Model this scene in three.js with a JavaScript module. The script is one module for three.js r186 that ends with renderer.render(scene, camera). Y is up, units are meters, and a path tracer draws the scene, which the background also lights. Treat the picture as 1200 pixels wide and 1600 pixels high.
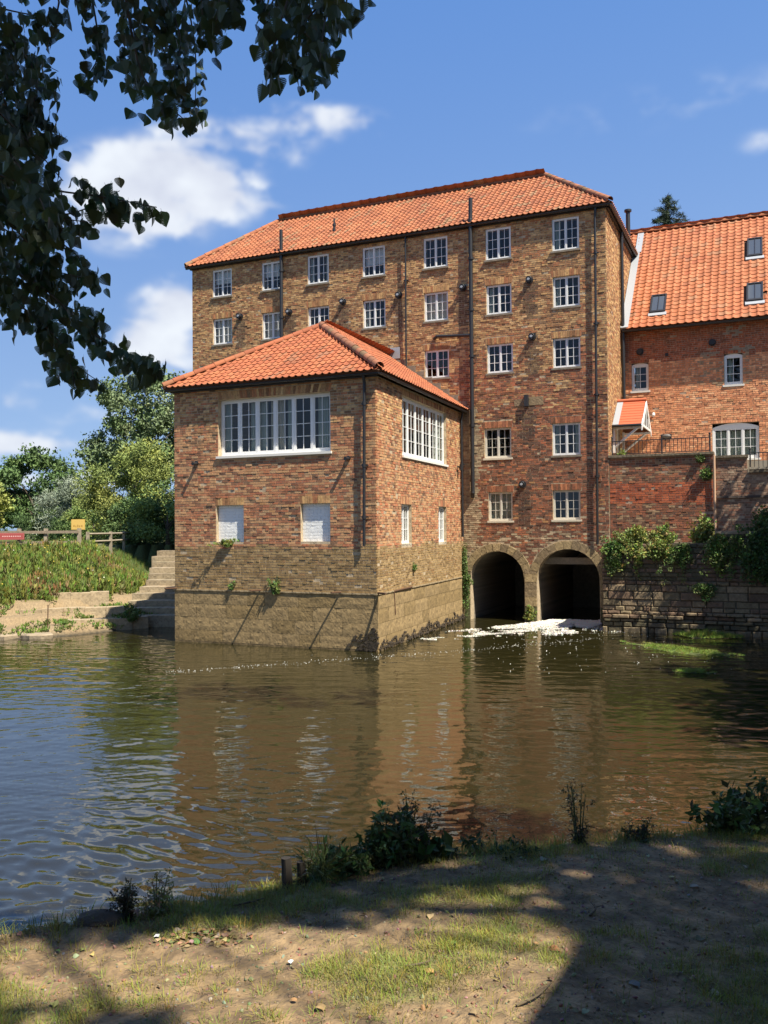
import * as THREE from 'three';
import { mergeGeometries } from 'three/addons/utils/BufferGeometryUtils.js';
import { ImprovedNoise } from 'three/addons/math/ImprovedNoise.js';

// ---------------------------------------------------------------- camera, exposure
const scene = new THREE.Scene();
const EYE = 3.6, FPX = 1371.4;                       // eye height above the water; focal length in pixels of a 1200 x 1600 picture
const camera = new THREE.PerspectiveCamera(2 * Math.atan(800 / FPX) * 180 / Math.PI, 0.75, 0.1, 4000);
camera.rotation.order = 'YXZ';
camera.position.set(0, EYE, 0);
camera.rotation.set(0.0174, 0, -0.0089);
scene.add(camera);
const renderer = new THREE.WebGLRenderer({ antialias: true });
renderer.toneMapping = THREE.LinearToneMapping;
const EXPOSURE = 2.0;
renderer.toneMappingExposure = EXPOSURE;
renderer.shadowMap.enabled = true;

// ---------------------------------------------------------------- random and noise
function rng(seed) { let a = seed >>> 0; return () => { a = (a + 0x6D2B79F5) | 0; let t = Math.imul(a ^ (a >>> 15), 1 | a); t = (t + Math.imul(t ^ (t >>> 7), 61 | t)) ^ t; return ((t ^ (t >>> 14)) >>> 0) / 4294967296; }; }
const PN = new ImprovedNoise();
const n3 = (x, y, z = 0) => PN.noise(x, y, z);
function fbm(x, y, z = 0, oct = 4) { let s = 0, a = 0.5, f = 1; for (let i = 0; i < oct; i++) { s += a * PN.noise(x * f + i * 17.3, y * f - i * 9.1, z * f + i * 3.7); a *= 0.5; f *= 2.03; } return s; }
const clamp = (x, a, b) => Math.min(b, Math.max(a, x));
const sstep = (a, b, x) => { const t = clamp((x - a) / (b - a), 0, 1); return t * t * (3 - 2 * t); };
const mix = (a, b, t) => a + (b - a) * t;
const mix3 = (a, b, t) => [mix(a[0], b[0], t), mix(a[1], b[1], t), mix(a[2], b[2], t)];
const lin = (hex) => { const c = new THREE.Color(hex); return [c.r, c.g, c.b]; };
const rgb = (r, g, b) => new THREE.Color().setRGB(r, g, b);

// ---------------------------------------------------------------- sky: a computed dome of clear air and cumulus
{
  const W = 2048, H = 1024, data = new Float32Array(W * H * 4), D = 180 / Math.PI;
  const px = (x, y) => [Math.atan((x - 600) / FPX) * D, Math.atan((826 - y) / FPX * Math.cos(Math.atan((x - 600) / FPX))) * D];
  const blobs = [[270, 300, 88, 40, 0.95], [190, 292, 70, 44, 0.85], [330, 285, 55, 34, 0.75], [300, 235, 60, 28, 0.62], [235, 250, 50, 26, 0.6], [390, 203, 70, 24, 0.5], [455, 190, 60, 20, 0.46], [525, 186, 62, 19, 0.56], [575, 192, 30, 12, 0.3], [450, 245, 45, 20, 0.2], [430, 310, 30, 16, 0.25], [180, 360, 70, 26, 0.4],
    [255, 505, 48, 34, 0.85], [285, 465, 40, 26, 0.75], [235, 545, 40, 26, 0.65], [310, 560, 50, 30, 0.5], [50, 692, 85, 14, 0.9], [-60, 685, 80, 20, 0.85], [45, 622, 50, 12, 0.4], [60, 600, 24, 9, 0.4], [130, 650, 50, 14, 0.35], [170, 745, 90, 12, 0.55], [20, 745, 90, 10, 0.5],
    [1200, 226, 34, 16, 0.2], [1120, 150, 150, 40, 0.15], [900, 190, 130, 30, 0.11]]
    .map(([x, y, rx, ry, s]) => [...px(x, y), rx / FPX * D, ry / FPX * D, s]);
  for (let j = 0; j < H; j++) {
    const el = ((j + 0.5) / H - 0.5) * 180;
    for (let i = 0; i < W; i++) {
      const phi = ((i + 0.5) / W - 0.5) * 2 * Math.PI;          // atan2(z, x)
      const az = Math.atan2(Math.cos(phi), -Math.sin(phi)) * D;  // 0 straight ahead (-z), positive to the right
      const e = Math.max(el, 0), t = 1 - Math.exp(-e / 17);
      let c = mix3([0.50, 0.69, 0.94], [0.070, 0.232, 0.66], t);
      c = mix3(c, [0.05, 0.16, 0.50], sstep(38, 85, e));
      const side = clamp(az / 60, -1, 1) * sstep(90, 30, Math.abs(az)); // the air is paler on the sun's side
      c = c.map((v, k) => v * (1 + side * [0.3, 0.2, 0.09][k] * (1 - 0.5 * t)));
      // clouds
      const x = az / 7, y = el / 4.6;
      const f = fbm(x, y, 1.7, 5), f2 = fbm(x * 2.7 + 9, y * 2.7, 4.2, 4);
      let m = 0;
      const inView = sstep(62, 34, Math.abs(az)) * sstep(46, 32, el);
      for (const b of blobs) {
        const da = (az - b[0]) / b[2], de = (el - b[1]) / b[3], q = da * da + de * de;
        if (q < 9) m += b[4] * Math.exp(-q * 0.9);
      }
      const gen = sstep(0.06, 0.42, f + 0.1 * Math.sin(az * 0.031 + 1.3)) * 0.9 * sstep(4, 12, el) * (1 - inView);
      const wisp = fbm(x * 1.6 + 3 + f * 1.2, y * 3.1 + f2, 8.1, 5);
      let a = sstep(0.06, 1.0, Math.min(m, 1.15) * 1.08 + (f * 0.6 + f2 * 0.8 + wisp * 1.1) * sstep(0.02, 0.3, m));
      a = Math.max(a * inView, gen);
      a = clamp(a, 0, 0.97);
      const shade = clamp(0.98 + f2 * 0.3 + f * 0.16, 0.8, 1.1);
      const cl = [0.86 * shade, 0.90 * shade, 0.97 * Math.pow(shade, 0.7)];
      c = mix3(c, cl, a * 0.93);
      if (el < 0) c = mix3(c, [0.2, 0.21, 0.16], sstep(0, -4, el));
      const o = (j * W + i) * 4, k = 1 / EXPOSURE;
      data[o] = c[0] * k; data[o + 1] = c[1] * k; data[o + 2] = c[2] * k; data[o + 3] = 1;
    }
  }
  const sky = new THREE.DataTexture(data, W, H, THREE.RGBAFormat, THREE.FloatType);
  sky.mapping = THREE.EquirectangularReflectionMapping; sky.magFilter = THREE.LinearFilter; sky.minFilter = THREE.LinearFilter; sky.wrapS = THREE.RepeatWrapping; sky.needsUpdate = true;
  scene.background = sky; scene.environment = sky;
}
// ---------------------------------------------------------------- sun: high, behind the viewer's right shoulder
const SUN = new THREE.Vector3(0.3845, 0.837, 0.392).normalize();
const sun = new THREE.DirectionalLight(rgb(1, 0.93, 0.8), 5);
sun.position.copy(SUN).multiplyScalar(120).add(new THREE.Vector3(0, 0, -20));
sun.target.position.set(0, 0, -20);
sun.castShadow = true; sun.shadow.radius = 1; sun.shadow.mapSize.set(4096, 4096);
Object.assign(sun.shadow.camera, { left: -60, right: 60, top: 60, bottom: -60, near: 1, far: 300 });
scene.add(sun, sun.target);

// ---------------------------------------------------------------- helpers
const taken = {};
function numbered(n) { if (!(n in taken)) { taken[n] = 0; return n; } taken[n]++; return n + '_' + String(taken[n]).padStart(3, '0'); }
function shadowed(o) { o.castShadow = true; o.receiveShadow = true; return o; }
function tag(o, label, category, group, kind) { if (label) o.userData.label = label; if (category) o.userData.category = category; if (group) o.userData.group = group; if (kind) o.userData.kind = kind; return o; }
function thing(name, label, category, [x, y, z] = [0, 0, 0], turn = 0, group) {
  const o = new THREE.Group(); o.name = numbered(name); scene.add(o); o.position.set(x, y, z); o.rotation.y = turn; return tag(o, label, category, group);
}
function part(parent, name, geo, mat) { const m = new THREE.Mesh(geo, mat); m.name = name; shadowed(m); parent.add(m); return m; }
function structure(name, geo, mat, label) { const m = new THREE.Mesh(geo, mat); m.name = name; shadowed(m); scene.add(m); m.userData.kind = 'structure'; if (label) m.userData.label = label; return m; }
function std(color, roughness = 0.85, extra = {}) { return new THREE.MeshStandardMaterial({ color: Array.isArray(color) ? rgb(...color) : new THREE.Color(color), roughness, ...extra }); }
const V3 = (x, y, z) => new THREE.Vector3(x, y, z);

class GB {                                            // collects flat-shaded faces with a colour each
  constructor() { this.p = []; this.c = []; this.u = []; }
  tri(a, b, c, col = [1, 1, 1], ua, ub, uc) { this.p.push(...a, ...b, ...c); for (let i = 0; i < 3; i++) this.c.push(col[0], col[1], col[2]); this.u.push(...(ua || [a[0], a[1]]), ...(ub || [b[0], b[1]]), ...(uc || [c[0], c[1]])); }
  quad(a, b, c, d, col) { this.tri(a, b, c, col); this.tri(a, c, d, col); }
  box(x0, x1, y0, y1, z0, z1, col, noBack = false) {
    this.quad([x0, y0, z1], [x1, y0, z1], [x1, y1, z1], [x0, y1, z1], col);
    this.quad([x0, y1, z1], [x1, y1, z1], [x1, y1, z0], [x0, y1, z0], col);
    this.quad([x0, y0, z0], [x1, y0, z0], [x1, y0, z1], [x0, y0, z1], col);
    this.quad([x0, y0, z0], [x0, y0, z1], [x0, y1, z1], [x0, y1, z0], col);
    this.quad([x1, y0, z1], [x1, y0, z0], [x1, y1, z0], [x1, y1, z1], col);
    if (!noBack) this.quad([x1, y0, z0], [x0, y0, z0], [x0, y1, z0], [x1, y1, z0], col);
    return this;
  }
  hex(f, b, col, noBack = true) {                     // f, b: four corners of the front and of the back, counter-clockwise seen from the front
    this.quad(f[0], f[1], f[2], f[3], col);
    for (let i = 0; i < 4; i++) { const j = (i + 1) % 4; this.quad(f[i], b[i], b[j], f[j], col); }
    if (!noBack) this.quad(b[1], b[0], b[3], b[2], col);
  }
  geo(colors = true) {
    const g = new THREE.BufferGeometry();
    g.setAttribute('position', new THREE.Float32BufferAttribute(this.p, 3));
    g.setAttribute('uv', new THREE.Float32BufferAttribute(this.u, 2));
    if (colors) g.setAttribute('color', new THREE.Float32BufferAttribute(this.c, 3));
    g.computeVertexNormals(); return g;
  }
}
const boxGeo = (x0, x1, y0, y1, z0, z1) => new GB().box(x0, x1, y0, y1, z0, z1).geo(false);
function boxesGeo(list) { const g = new GB(); for (const b of list) g.box(...b); return g.geo(false); }
function tubeGeo(pts, r, rs = 8, seg) { return new THREE.TubeGeometry(new THREE.CatmullRomCurve3(pts.map((p) => V3(...p)), false, 'catmullrom', 0.1), seg || pts.length * 3, r, rs, false); }
function taperGeo(pts, r0, r1, rs = 7) {              // a limb: a tube that thins towards its end
  const cv = new THREE.CatmullRomCurve3(pts.map((p) => V3(...p))), n = Math.max(3, pts.length * 3), g = new THREE.TubeGeometry(cv, n, 1, rs, false), P = g.attributes.position;
  for (let i = 0; i <= n; i++) { const c = cv.getPointAt(i / n), r = mix(r0, r1, i / n); for (let j = 0; j <= rs; j++) { const k = i * (rs + 1) + j; P.setXYZ(k, c.x + (P.getX(k) - c.x) * r, c.y + (P.getY(k) - c.y) * r, c.z + (P.getZ(k) - c.z) * r); } }
  g.computeVertexNormals(); return g;
}
function cylGeo(a, b, r, rs = 10) { const A = V3(...a), B = V3(...b), g = new THREE.CylinderGeometry(r, r, A.distanceTo(B), rs); g.translate(0, A.distanceTo(B) / 2, 0); g.applyQuaternion(new THREE.Quaternion().setFromUnitVectors(V3(0, 1, 0), B.clone().sub(A).normalize())); g.translate(A.x, A.y, A.z); return g; }
const merged = (list) => mergeGeometries(list.map((g) => { const h = g.index ? g.toNonIndexed() : g; for (const k of Object.keys(h.attributes)) if (!['position', 'normal', 'uv'].includes(k)) h.deleteAttribute(k); return h; }));

// noise textures: grain only
function noiseTex(size, fn, srgb = false) {
  const d = new Uint8Array(size * size * 4);
  for (let j = 0; j < size; j++) for (let i = 0; i < size; i++) { const v = fn(i / size, j / size), o = (j * size + i) * 4; const a = Array.isArray(v) ? v : [v, v, v]; for (let k = 0; k < 3; k++) d[o + k] = clamp(a[k], 0, 1) * 255; d[o + 3] = 255; }
  const t = new THREE.DataTexture(d, size, size); t.wrapS = t.wrapT = THREE.RepeatWrapping; t.magFilter = THREE.LinearFilter; t.minFilter = THREE.LinearMipmapLinearFilter; t.generateMipmaps = true; if (srgb) t.colorSpace = THREE.SRGBColorSpace; t.needsUpdate = true; return t;
}
function tileNoise(per, oct, seed) {                  // periodic value noise
  const R = rng(seed), L = []; for (let o = 0; o < oct; o++) { const n = per << o; L.push([n, Float32Array.from({ length: n * n }, () => R())]); }
  return (u, v) => { let s = 0, a = 0.5, w = 0; for (const [n, T] of L) { const x = u * n, y = v * n, i = Math.floor(x), j = Math.floor(y), fx = x - i, fy = y - j, sx = fx * fx * (3 - 2 * fx), sy = fy * fy * (3 - 2 * fy); const g = (p, q) => T[((q % n + n) % n) * n + (p % n + n) % n]; s += a * mix(mix(g(i, j), g(i + 1, j), sx), mix(g(i, j + 1), g(i + 1, j + 1), sx), sy); w += a; a *= 0.55; } return s / w; };
}
const tnA = tileNoise(8, 6, 11), tnB = tileNoise(16, 5, 23);
const grainMap = noiseTex(512, (u, v) => { const a = tnA(u, v), b = tnB(u, v); return 0.70 + 0.5 * (a - 0.5) + 0.6 * (b - 0.5) + 0.12; }, false);
const grainBump = noiseTex(512, (u, v) => 0.55 * tnB(u, v) + 0.45 * tnA(u, v));
const soilBump = noiseTex(512, (u, v) => { const a = tnA(u, v), b = tnB(u, v); return 0.5 * a + 0.5 * Math.pow(b, 1.6); });

// ================================================================ THE SETTING: terrain and river
// the river's edge, walked once round (x, z); the bank kind of each edge follows it
const SHORE = [
  [-60, 6, 'near'], [-20, 0.5, 'near'], [-8, -2.1, 'near'], [-3.4, -3.65, 'near'], [-1.85, -4.22, 'near'], [-0.9, -4.62, 'near'], [-0.15, -5.08, 'near'], [1.18, -5.42, 'near'], [2.5, -5.7, 'near'], [4.6, -6.6, 'near'], [7.6, -9.5, 'right'],
  [10.6, -15, 'right'], [12.4, -22, 'right'], [13.6, -29, 'hidden'], [9, -44, 'hidden'], [-6.6, -44, 'far'], [-7.0, -33.6, 'far'], [-8.4, -32.6, 'far'], [-9.65, -31.2, 'far'], [-11.3, -29.6, 'far'], [-12.8, -28.9, 'far'], [-16, -27.6, 'far'], [-24, -25.5, 'far'], [-60, -20, 'out'],
];
function shore(x, z) {                                // signed distance to the edge (positive on land) and the kind of bank
  let best = 1e9, kind = 'near', inside = false; const n = SHORE.length;
  for (let i = 0, j = n - 1; i < n; j = i++) {
    const [x1, z1, k] = SHORE[j], [x2, z2] = SHORE[i], dx = x2 - x1, dz = z2 - z1, t = clamp(((x - x1) * dx + (z - z1) * dz) / (dx * dx + dz * dz), 0, 1), d = Math.hypot(x - x1 - t * dx, z - z1 - t * dz);
    if (d < best) { best = d; kind = k; }
    if ((z1 > z) !== (z2 > z) && x < (x2 - x1) * (z - z1) / (z2 - z1) + x1) inside = !inside;
  }
  return [inside ? -best : best, kind];
}
function ground(x, z) {
  let [d, k] = shore(x, z);
  if (k === 'near') {
    d += 0.07 * n3(x * 2.1, z * 2.1, 5) + 0.05 * n3(x * 6, z * 6, 2);
    if (d < 0) return mix(1.7, -1.2, Math.pow(clamp(-d / 0.75, 0, 1), 0.8));
    return 1.7 + 0.05 * Math.min(d, 8) - 0.05 * Math.exp(-d * 5) + 0.045 * n3(x * 0.9, z * 0.9) + 0.018 * n3(x * 3.7, z * 3.7, 4) + 0.014 * n3(x * 8, z * 8, 8) + 0.014 * n3(x * 19, z * 19, 3) * (0.4 + n3(x * 2.3, z * 2.3, 1)) + 0.006 * n3(x * 41, z * 41, 5) + (d > 8 ? Math.min(1, (d - 8) * 0.05) : 0);
  }
  if (k === 'right') return d < 0 ? mix(2.2, -1.2, clamp(-d / 0.9, 0, 1)) : 2.2 + 1.1 * sstep(0, 4, d) + 0.1 * n3(x * 0.7, z * 0.7);
  if (k === 'hidden') return d < 0 ? -1.2 : mix(-1.2, 2.8, sstep(0, 2, d));
  if (k === 'out') return d < 0 ? -1.2 : mix(-1.2, 2.6, sstep(0, 6, d));
  // far bank on the left: wet edge, two worn terraces, a bank of flowers, the path
  d += 0.25 * n3(x * 0.6, z * 0.6, 9);
  if (d < 0) return Math.max(-1.2, d * 0.7);
  const y = 0.30 * sstep(0, 0.7, d) + 0.26 * sstep(1.5, 1.7, d + 0.2 * n3(x * 0.8, 3)) + 0.38 * sstep(2.7, 2.95, d + 0.3 * n3(x * 0.7, 7)) + 1.5 * sstep(3.0, 7.0, d) + 0.42 * sstep(7, 10, d);
  return y + 0.05 * n3(x * 1.3, z * 1.3) + 0.02 * n3(x * 5, z * 5);
}
function lines(spec) { const o = []; for (const [a, b, s] of spec) for (let v = a; v < b - 1e-6; v += s) o.push(v); o.push(spec[spec.length - 1][1]); return o; }
{
  const xs = lines([[-1600, -200, 200], [-200, -60, 14], [-60, -24, 3], [-24, -7, 0.17], [-7, -2.6, 0.2], [-2.6, 3.4, 0.035], [3.4, 7, 0.2], [7, 16, 0.5], [16, 60, 4], [60, 200, 14], [200, 1600, 200]]);
  const zs = lines([[-2000, -200, 200], [-200, -60, 10], [-60, -42, 1], [-42, -27, 0.15], [-27, -7, 1], [-7, -2.5, 0.035], [-2.5, 8, 0.4], [8, 40, 4], [40, 300, 40]]);
  const nx = xs.length, nz = zs.length, P = new Float32Array(nx * nz * 3), C = new Float32Array(nx * nz * 3), U = new Float32Array(nx * nz * 2), I = [];
  const soil = [0.20, 0.132, 0.066], soil2 = [0.30, 0.205, 0.105], turf = [0.12, 0.13, 0.035], sand = [0.30, 0.225, 0.13], mud = [0.05, 0.042, 0.026], lawn = [0.085, 0.11, 0.025], pale = [0.36, 0.30, 0.19];
  for (let j = 0; j < nz; j++) for (let i = 0; i < nx; i++) {
    const x = xs[i], z = zs[j], k = j * nx + i, y = ground(x, z), [d, kind] = shore(x, z);
    P.set([x, y, z], k * 3); U.set([x, -z], k * 2);
    let c;
    if (kind === 'near') {
      const t = 0.5 + 0.9 * fbm(x * 1.4, z * 1.4, 2, 4), g = sstep(0.02, 0.28, fbm(x * 1.1 + 4, z * 1.5, 6, 4));
      c = mix3(soil, soil2, clamp(t, 0, 1)); c = mix3(c, turf, 0.55 * g);
      const s = 0.94 + 1.25 * fbm(x * 8, z * 8, 1, 5); c = c.map((v) => v * s);
      if (y < 0.6) c = mud;
    } else if (kind === 'far') {
      const nn = fbm(x * 1.2, z * 1.2, 3, 4);
      c = mix3(sand, soil2, clamp(0.35 + nn, 0, 1)); if (y < 0.12) c = mix3(mud, c, sstep(0, 0.12, y));
      c = mix3(c, lawn, sstep(3.2, 3.8, d + nn)); 
      if (x < -11 && d > 8.4 && d < 10) c = mix3(c, pale, 0.9 * sstep(8.4, 8.7, d + 0.4 * nn) * sstep(10, 9.7, d + 0.4 * nn));
    } else c = mix3(lawn, turf, clamp(0.5 + fbm(x * 0.2, z * 0.2), 0, 1));
    C.set(c, k * 3);
    if (i && j) { const a = k - nx - 1, b = k - nx, cc = k, dd = k - 1; I.push(a, dd, cc, a, cc, b); }
  }
  const g = new THREE.BufferGeometry(); g.setAttribute('position', new THREE.BufferAttribute(P, 3)); g.setAttribute('color', new THREE.BufferAttribute(C, 3)); g.setAttribute('uv', new THREE.BufferAttribute(U, 2)); g.setIndex(I); g.computeVertexNormals();
  const sb = soilBump.clone(); sb.repeat.set(1.9, 1.9); sb.needsUpdate = true;
  structure('ground', g, std('#ffffff', 0.95, { vertexColors: true, bumpMap: sb, bumpScale: 0.035, map: (() => { const t = grainMap.clone(); t.repeat.set(2.2, 2.2); t.needsUpdate = true; return t; })() }), 'bare earth and thin grass of the river banks');
}
// ---------------------------------------------------------------- the river: brown, turbid, rippled by the outfall
const WAVES = (() => {
  const R = rng(77), o = [];
  for (let i = 0; i < 60; i++) {
    const wl = 0.17 * Math.pow(1.7 / 0.17, R()), k = 2 * Math.PI / wl, main = i % 5 ? -Math.PI / 2 + (R() - 0.5) * 1.1 : R() * 6.283;   // mostly running towards the near bank
    o.push([Math.cos(main) * k, Math.sin(main) * k, R() * 6.283, wl * (0.0008 + 0.0009 * R()) * (wl > 1 ? 0.5 : wl < 0.45 ? 1.5 : 1), wl]);
  }
  return o;
})();
const OUTFALL = [7.0, -31.4];
function wave(x, z) {                                 // height and slope
  const wx = x + 0.7 * n3(x * 0.23, z * 0.23, 3), wz = z + 0.7 * n3(x * 0.23 + 9, z * 0.23, 3);
  const calm = 0.55 + 0.75 * sstep(-0.25, 0.35, n3(x * 0.16, z * 0.11, 7)) , dO = Math.hypot(x - OUTFALL[0], z - OUTFALL[1]);
  const far = mix(1.25, 0.7, sstep(8, 24, -z)), boost = 1 + 1.6 * Math.exp(-dO / 2.4);
  const A = calm * far * boost, fine = 1 + 1.3 * sstep(18, 7, -z);
  let h = 0, sx = 0, sz = 0;
  for (const [kx, kz, ph, a0, wl] of WAVES) { const a = wl < 0.4 ? a0 * fine : a0, p = kx * wx + kz * wz + ph, c = Math.cos(p); h += a * Math.sin(p); sx += a * kx * c; sz += a * kz * c; }
  return [h * A, sx * A, sz * A];
}
{
  const xs = lines([[-400, -60, 40], [-60, -16, 1], [-16, 12, 0.075], [12, 16, 0.4]]);
  const zs = lines([[-46, -37, 0.6], [-37, -22, 0.11], [-22, -4, 0.07], [-4, 10, 0.5], [10, 60, 10]]);
  const nx = xs.length, nz = zs.length, P = new Float32Array(nx * nz * 3), N = new Float32Array(nx * nz * 3), U = new Float32Array(nx * nz * 2), I = [];
  for (let j = 0; j < nz; j++) for (let i = 0; i < nx; i++) {
    const x = xs[i], z = zs[j], k = j * nx + i, [h, sx, sz] = wave(x, z), l = Math.hypot(sx, sz, 1);
    P.set([x, h, z], k * 3); N.set([-sx / l, 1 / l, -sz / l], k * 3); U.set([x / 3, -z / 3], k * 2);
    if (i && j) { const a = k - nx - 1, b = k - nx, c = k, d = k - 1; I.push(a, d, c, a, c, b); }
  }
  const g = new THREE.BufferGeometry(); g.setAttribute('position', new THREE.BufferAttribute(P, 3)); g.setAttribute('normal', new THREE.BufferAttribute(N, 3)); g.setAttribute('uv', new THREE.BufferAttribute(U, 2)); g.setIndex(I);
  structure('river', g, new THREE.MeshPhysicalMaterial({ color: rgb(0.021, 0.0185, 0.0062), roughness: 0.03, ior: 1.85, bumpMap: grainBump, bumpScale: 0.006 }), 'brown rippled river with mirrored buildings');
}

// ================================================================ BUILDINGS
// The mill's own frame: u along the long facade (0 at its right corner), y up, w out of the facade towards the pool.
const TH = 0.4146, MC = Math.cos(TH), MS = Math.sin(TH), MILL = [8.21, -31.96];
const W3 = (u, y, w) => [MILL[0] + u * MC - w * MS, y, MILL[1] + u * MS + w * MC];
function millThing(name, label, category, u, y, w, group) { const t = thing(name, label, category, W3(u, y, w), -TH, group); t.userData.off = undefined; delete t.userData.off; t.OFF = [u, y, w]; return t; }
const rel = (t, u, y, w) => [u - t.OFF[0], y - t.OFF[1], w - t.OFF[2]];
function partAt(t, name, geo, mat) { geo.translate(-t.OFF[0], -t.OFF[1], -t.OFF[2]); return part(t, name, geo, mat); }   // geometry given in the mill's frame

const M = {
  brick: std('#ffffff', 0.92, { vertexColors: true, map: grainMap, bumpMap: grainBump, bumpScale: 0.006 }),
  mortar: std([0.50, 0.39, 0.25], 0.95, { map: grainMap, bumpMap: grainBump, bumpScale: 0.01 }),
  mortarRed: std([0.46, 0.33, 0.23], 0.95, { map: grainMap, bumpMap: grainBump, bumpScale: 0.01 }),
  tile: std('#ffffff', 0.8, { vertexColors: true }),
  deck: std([0.16, 0.07, 0.035], 0.9),
  black: std([0.018, 0.018, 0.02], 0.45),
  iron: std([0.02, 0.02, 0.022], 0.55),
  white: std([0.72, 0.72, 0.70], 0.45),
  cream: std([0.62, 0.55, 0.42], 0.6),
  glass: new THREE.MeshPhysicalMaterial({ color: rgb(0.9, 0.94, 0.93), roughness: 0.02, transmission: 1, thickness: 0, ior: 1.5 }),
  sill: std([0.25, 0.21, 0.155], 0.85, { map: grainMap }),
  whiteSill: std([0.66, 0.64, 0.58], 0.7),
  inside: std([0.10, 0.09, 0.075], 0.95),
  curtain: std([0.26, 0.29, 0.25], 0.95), blind: std([0.40, 0.36, 0.28], 0.95), paleBlind: std([0.55, 0.56, 0.56], 0.95),
  lead: std([0.36, 0.38, 0.40], 0.55, { metalness: 0.2 }),
  panel: std([0.78, 0.78, 0.75], 0.85, { bumpMap: grainBump, bumpScale: 0.012 }),
  stone: std('#ffffff', 0.95, { vertexColors: true, map: grainMap, bumpMap: grainBump, bumpScale: 0.02 }),
  rust: std([0.09, 0.045, 0.022], 0.85),
};
const tinted = {};
function tint(kind, c) {                              // a shared plain material near a colour
  const list = (tinted[kind] ||= []); let best = null, bd = 1e9;
  for (const t of list) { const d = Math.hypot(...t.c.map((v, i) => Math.sqrt(v) - Math.sqrt(c[i]))); if (d < bd) { bd = d; best = t; } }
  if (!best || (bd > 0.022 && list.length < 90)) { best = { c, m: std(c, kind === 'tile' ? 0.8 : 0.92, kind === 'tile' ? {} : { map: grainMap, bumpMap: grainBump, bumpScale: 0.006 }) }; list.push(best); }
  return best.m;
}
const unitBox = boxGeo(-0.5, 0.5, -0.5, 0.5, -0.5, 0.5);

// bricks: an opening is (ya, yb) -> [x0, x1] that stays free of bricks on that course, or null
const rectHole = (x0, x1, y0, y1) => (a, b) => (b > y0 + 0.01 && a < y1 - 0.01 ? [x0, x1] : null);
function layBricks(wall, o) {
  const R = rng(o.seed || 1), L = o.L || 0.228, H = o.H || 0.078, J = o.joint || 0.017, list = [];
  let row = 0;
  for (let y = o.y0; y < o.y1 - 0.03; y += H, row++) {
    const ya = y, yb = Math.min(y + H, o.y1), x1 = typeof o.x1 === 'function' ? o.x1(y) : o.x1;
    let segs = [[o.x0, x1]];
    for (const hole of o.holes || []) { const h = hole(ya, yb); if (!h) continue; segs = segs.flatMap(([a, b]) => (h[1] <= a || h[0] >= b ? [[a, b]] : [[a, h[0]], [h[1], b]].filter(([p, q]) => q - p > 0.02))); }
    const header = row % 4 === 3, l = header ? L / 2 : L;
    for (const [a, b] of segs) {
      let x = a - (row % 2 ? l * 0.5 : 0) - (header ? 0.06 : 0);
      while (x < b - 0.015) {
        const xl = Math.max(x, a), xr = Math.min(x + l * (1 + (R() - 0.5) * 0.08), b);
        if (xr - xl > 0.03) list.push({ x0: xl + J / 2, x1: xr - J / 2, y0: ya + J / 2 + (R() - 0.5) * 0.004, y1: yb - J / 2 + (R() - 0.5) * 0.004, z: 0.004 + R() * R() * 0.02 - (R() < 0.022 ? 0.014 : 0), full: xr - xl > L * 0.8, c: o.colour((xl + xr) / 2, (ya + yb) / 2, R) });
        x = Math.max(xr, x + l * 0.9);
      }
    }
  }
  // flat arches of bricks on end above openings
  for (const [x0, x1, y0, h, n0] of o.arches || []) {
    const n = n0 || Math.round((x1 - x0) / 0.085), c = (x0 + x1) / 2;
    for (let i = 0; i < n; i++) {
      const a = x0 + (x1 - x0) * i / n + 0.005, b = x0 + (x1 - x0) * (i + 1) / n - 0.005, s = 0.16;
      const cx = (a + b) / 2; list.push({ x0: a, x1: b, y0: y0 + 0.006, y1: y0 + h - 0.006, z: 0.006 + R() * 0.01, arch: [(a - c) * s * h, (b - c) * s * h], c: o.archColour ? o.archColour(cx, y0, R) : o.colour(cx, y0 + h, R) });
    }
  }
  let single = new Set();
  if (o.single) { const near = o.near || ((b) => 0); single = new Set(list.filter((b) => b.full && !b.arch).map((b) => [near(b), b]).sort((p, q) => p[0] - q[0]).slice(0, o.single).map((p) => p[1])); }
  const g = new GB();
  for (const b of list) {
    if (single.has(b)) {
      const m = part(wall, 'brick', unitBox, tint('brick', b.c)), zf = b.z, zb = -0.02; m.position.set((b.x0 + b.x1) / 2, (b.y0 + b.y1) / 2, (zf + zb) / 2); m.scale.set(b.x1 - b.x0, b.y1 - b.y0, zf - zb);
    } else if (b.arch) { const [p, q] = b.arch; g.hex([[b.x0, b.y0, b.z], [b.x1, b.y0, b.z], [b.x1 + q, b.y1, b.z], [b.x0 + p, b.y1, b.z]], [[b.x0, b.y0, -0.02], [b.x1, b.y0, -0.02], [b.x1 + q, b.y1, -0.02], [b.x0 + p, b.y1, -0.02]], b.c); }
    else g.box(b.x0, b.x1, b.y0, b.y1, -0.02, b.z, b.c, true);
  }
  const m = part(wall, 'brickwork', g.geo(), M.brick); m.userData.kind = 'stuff';
  return m;
}
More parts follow.
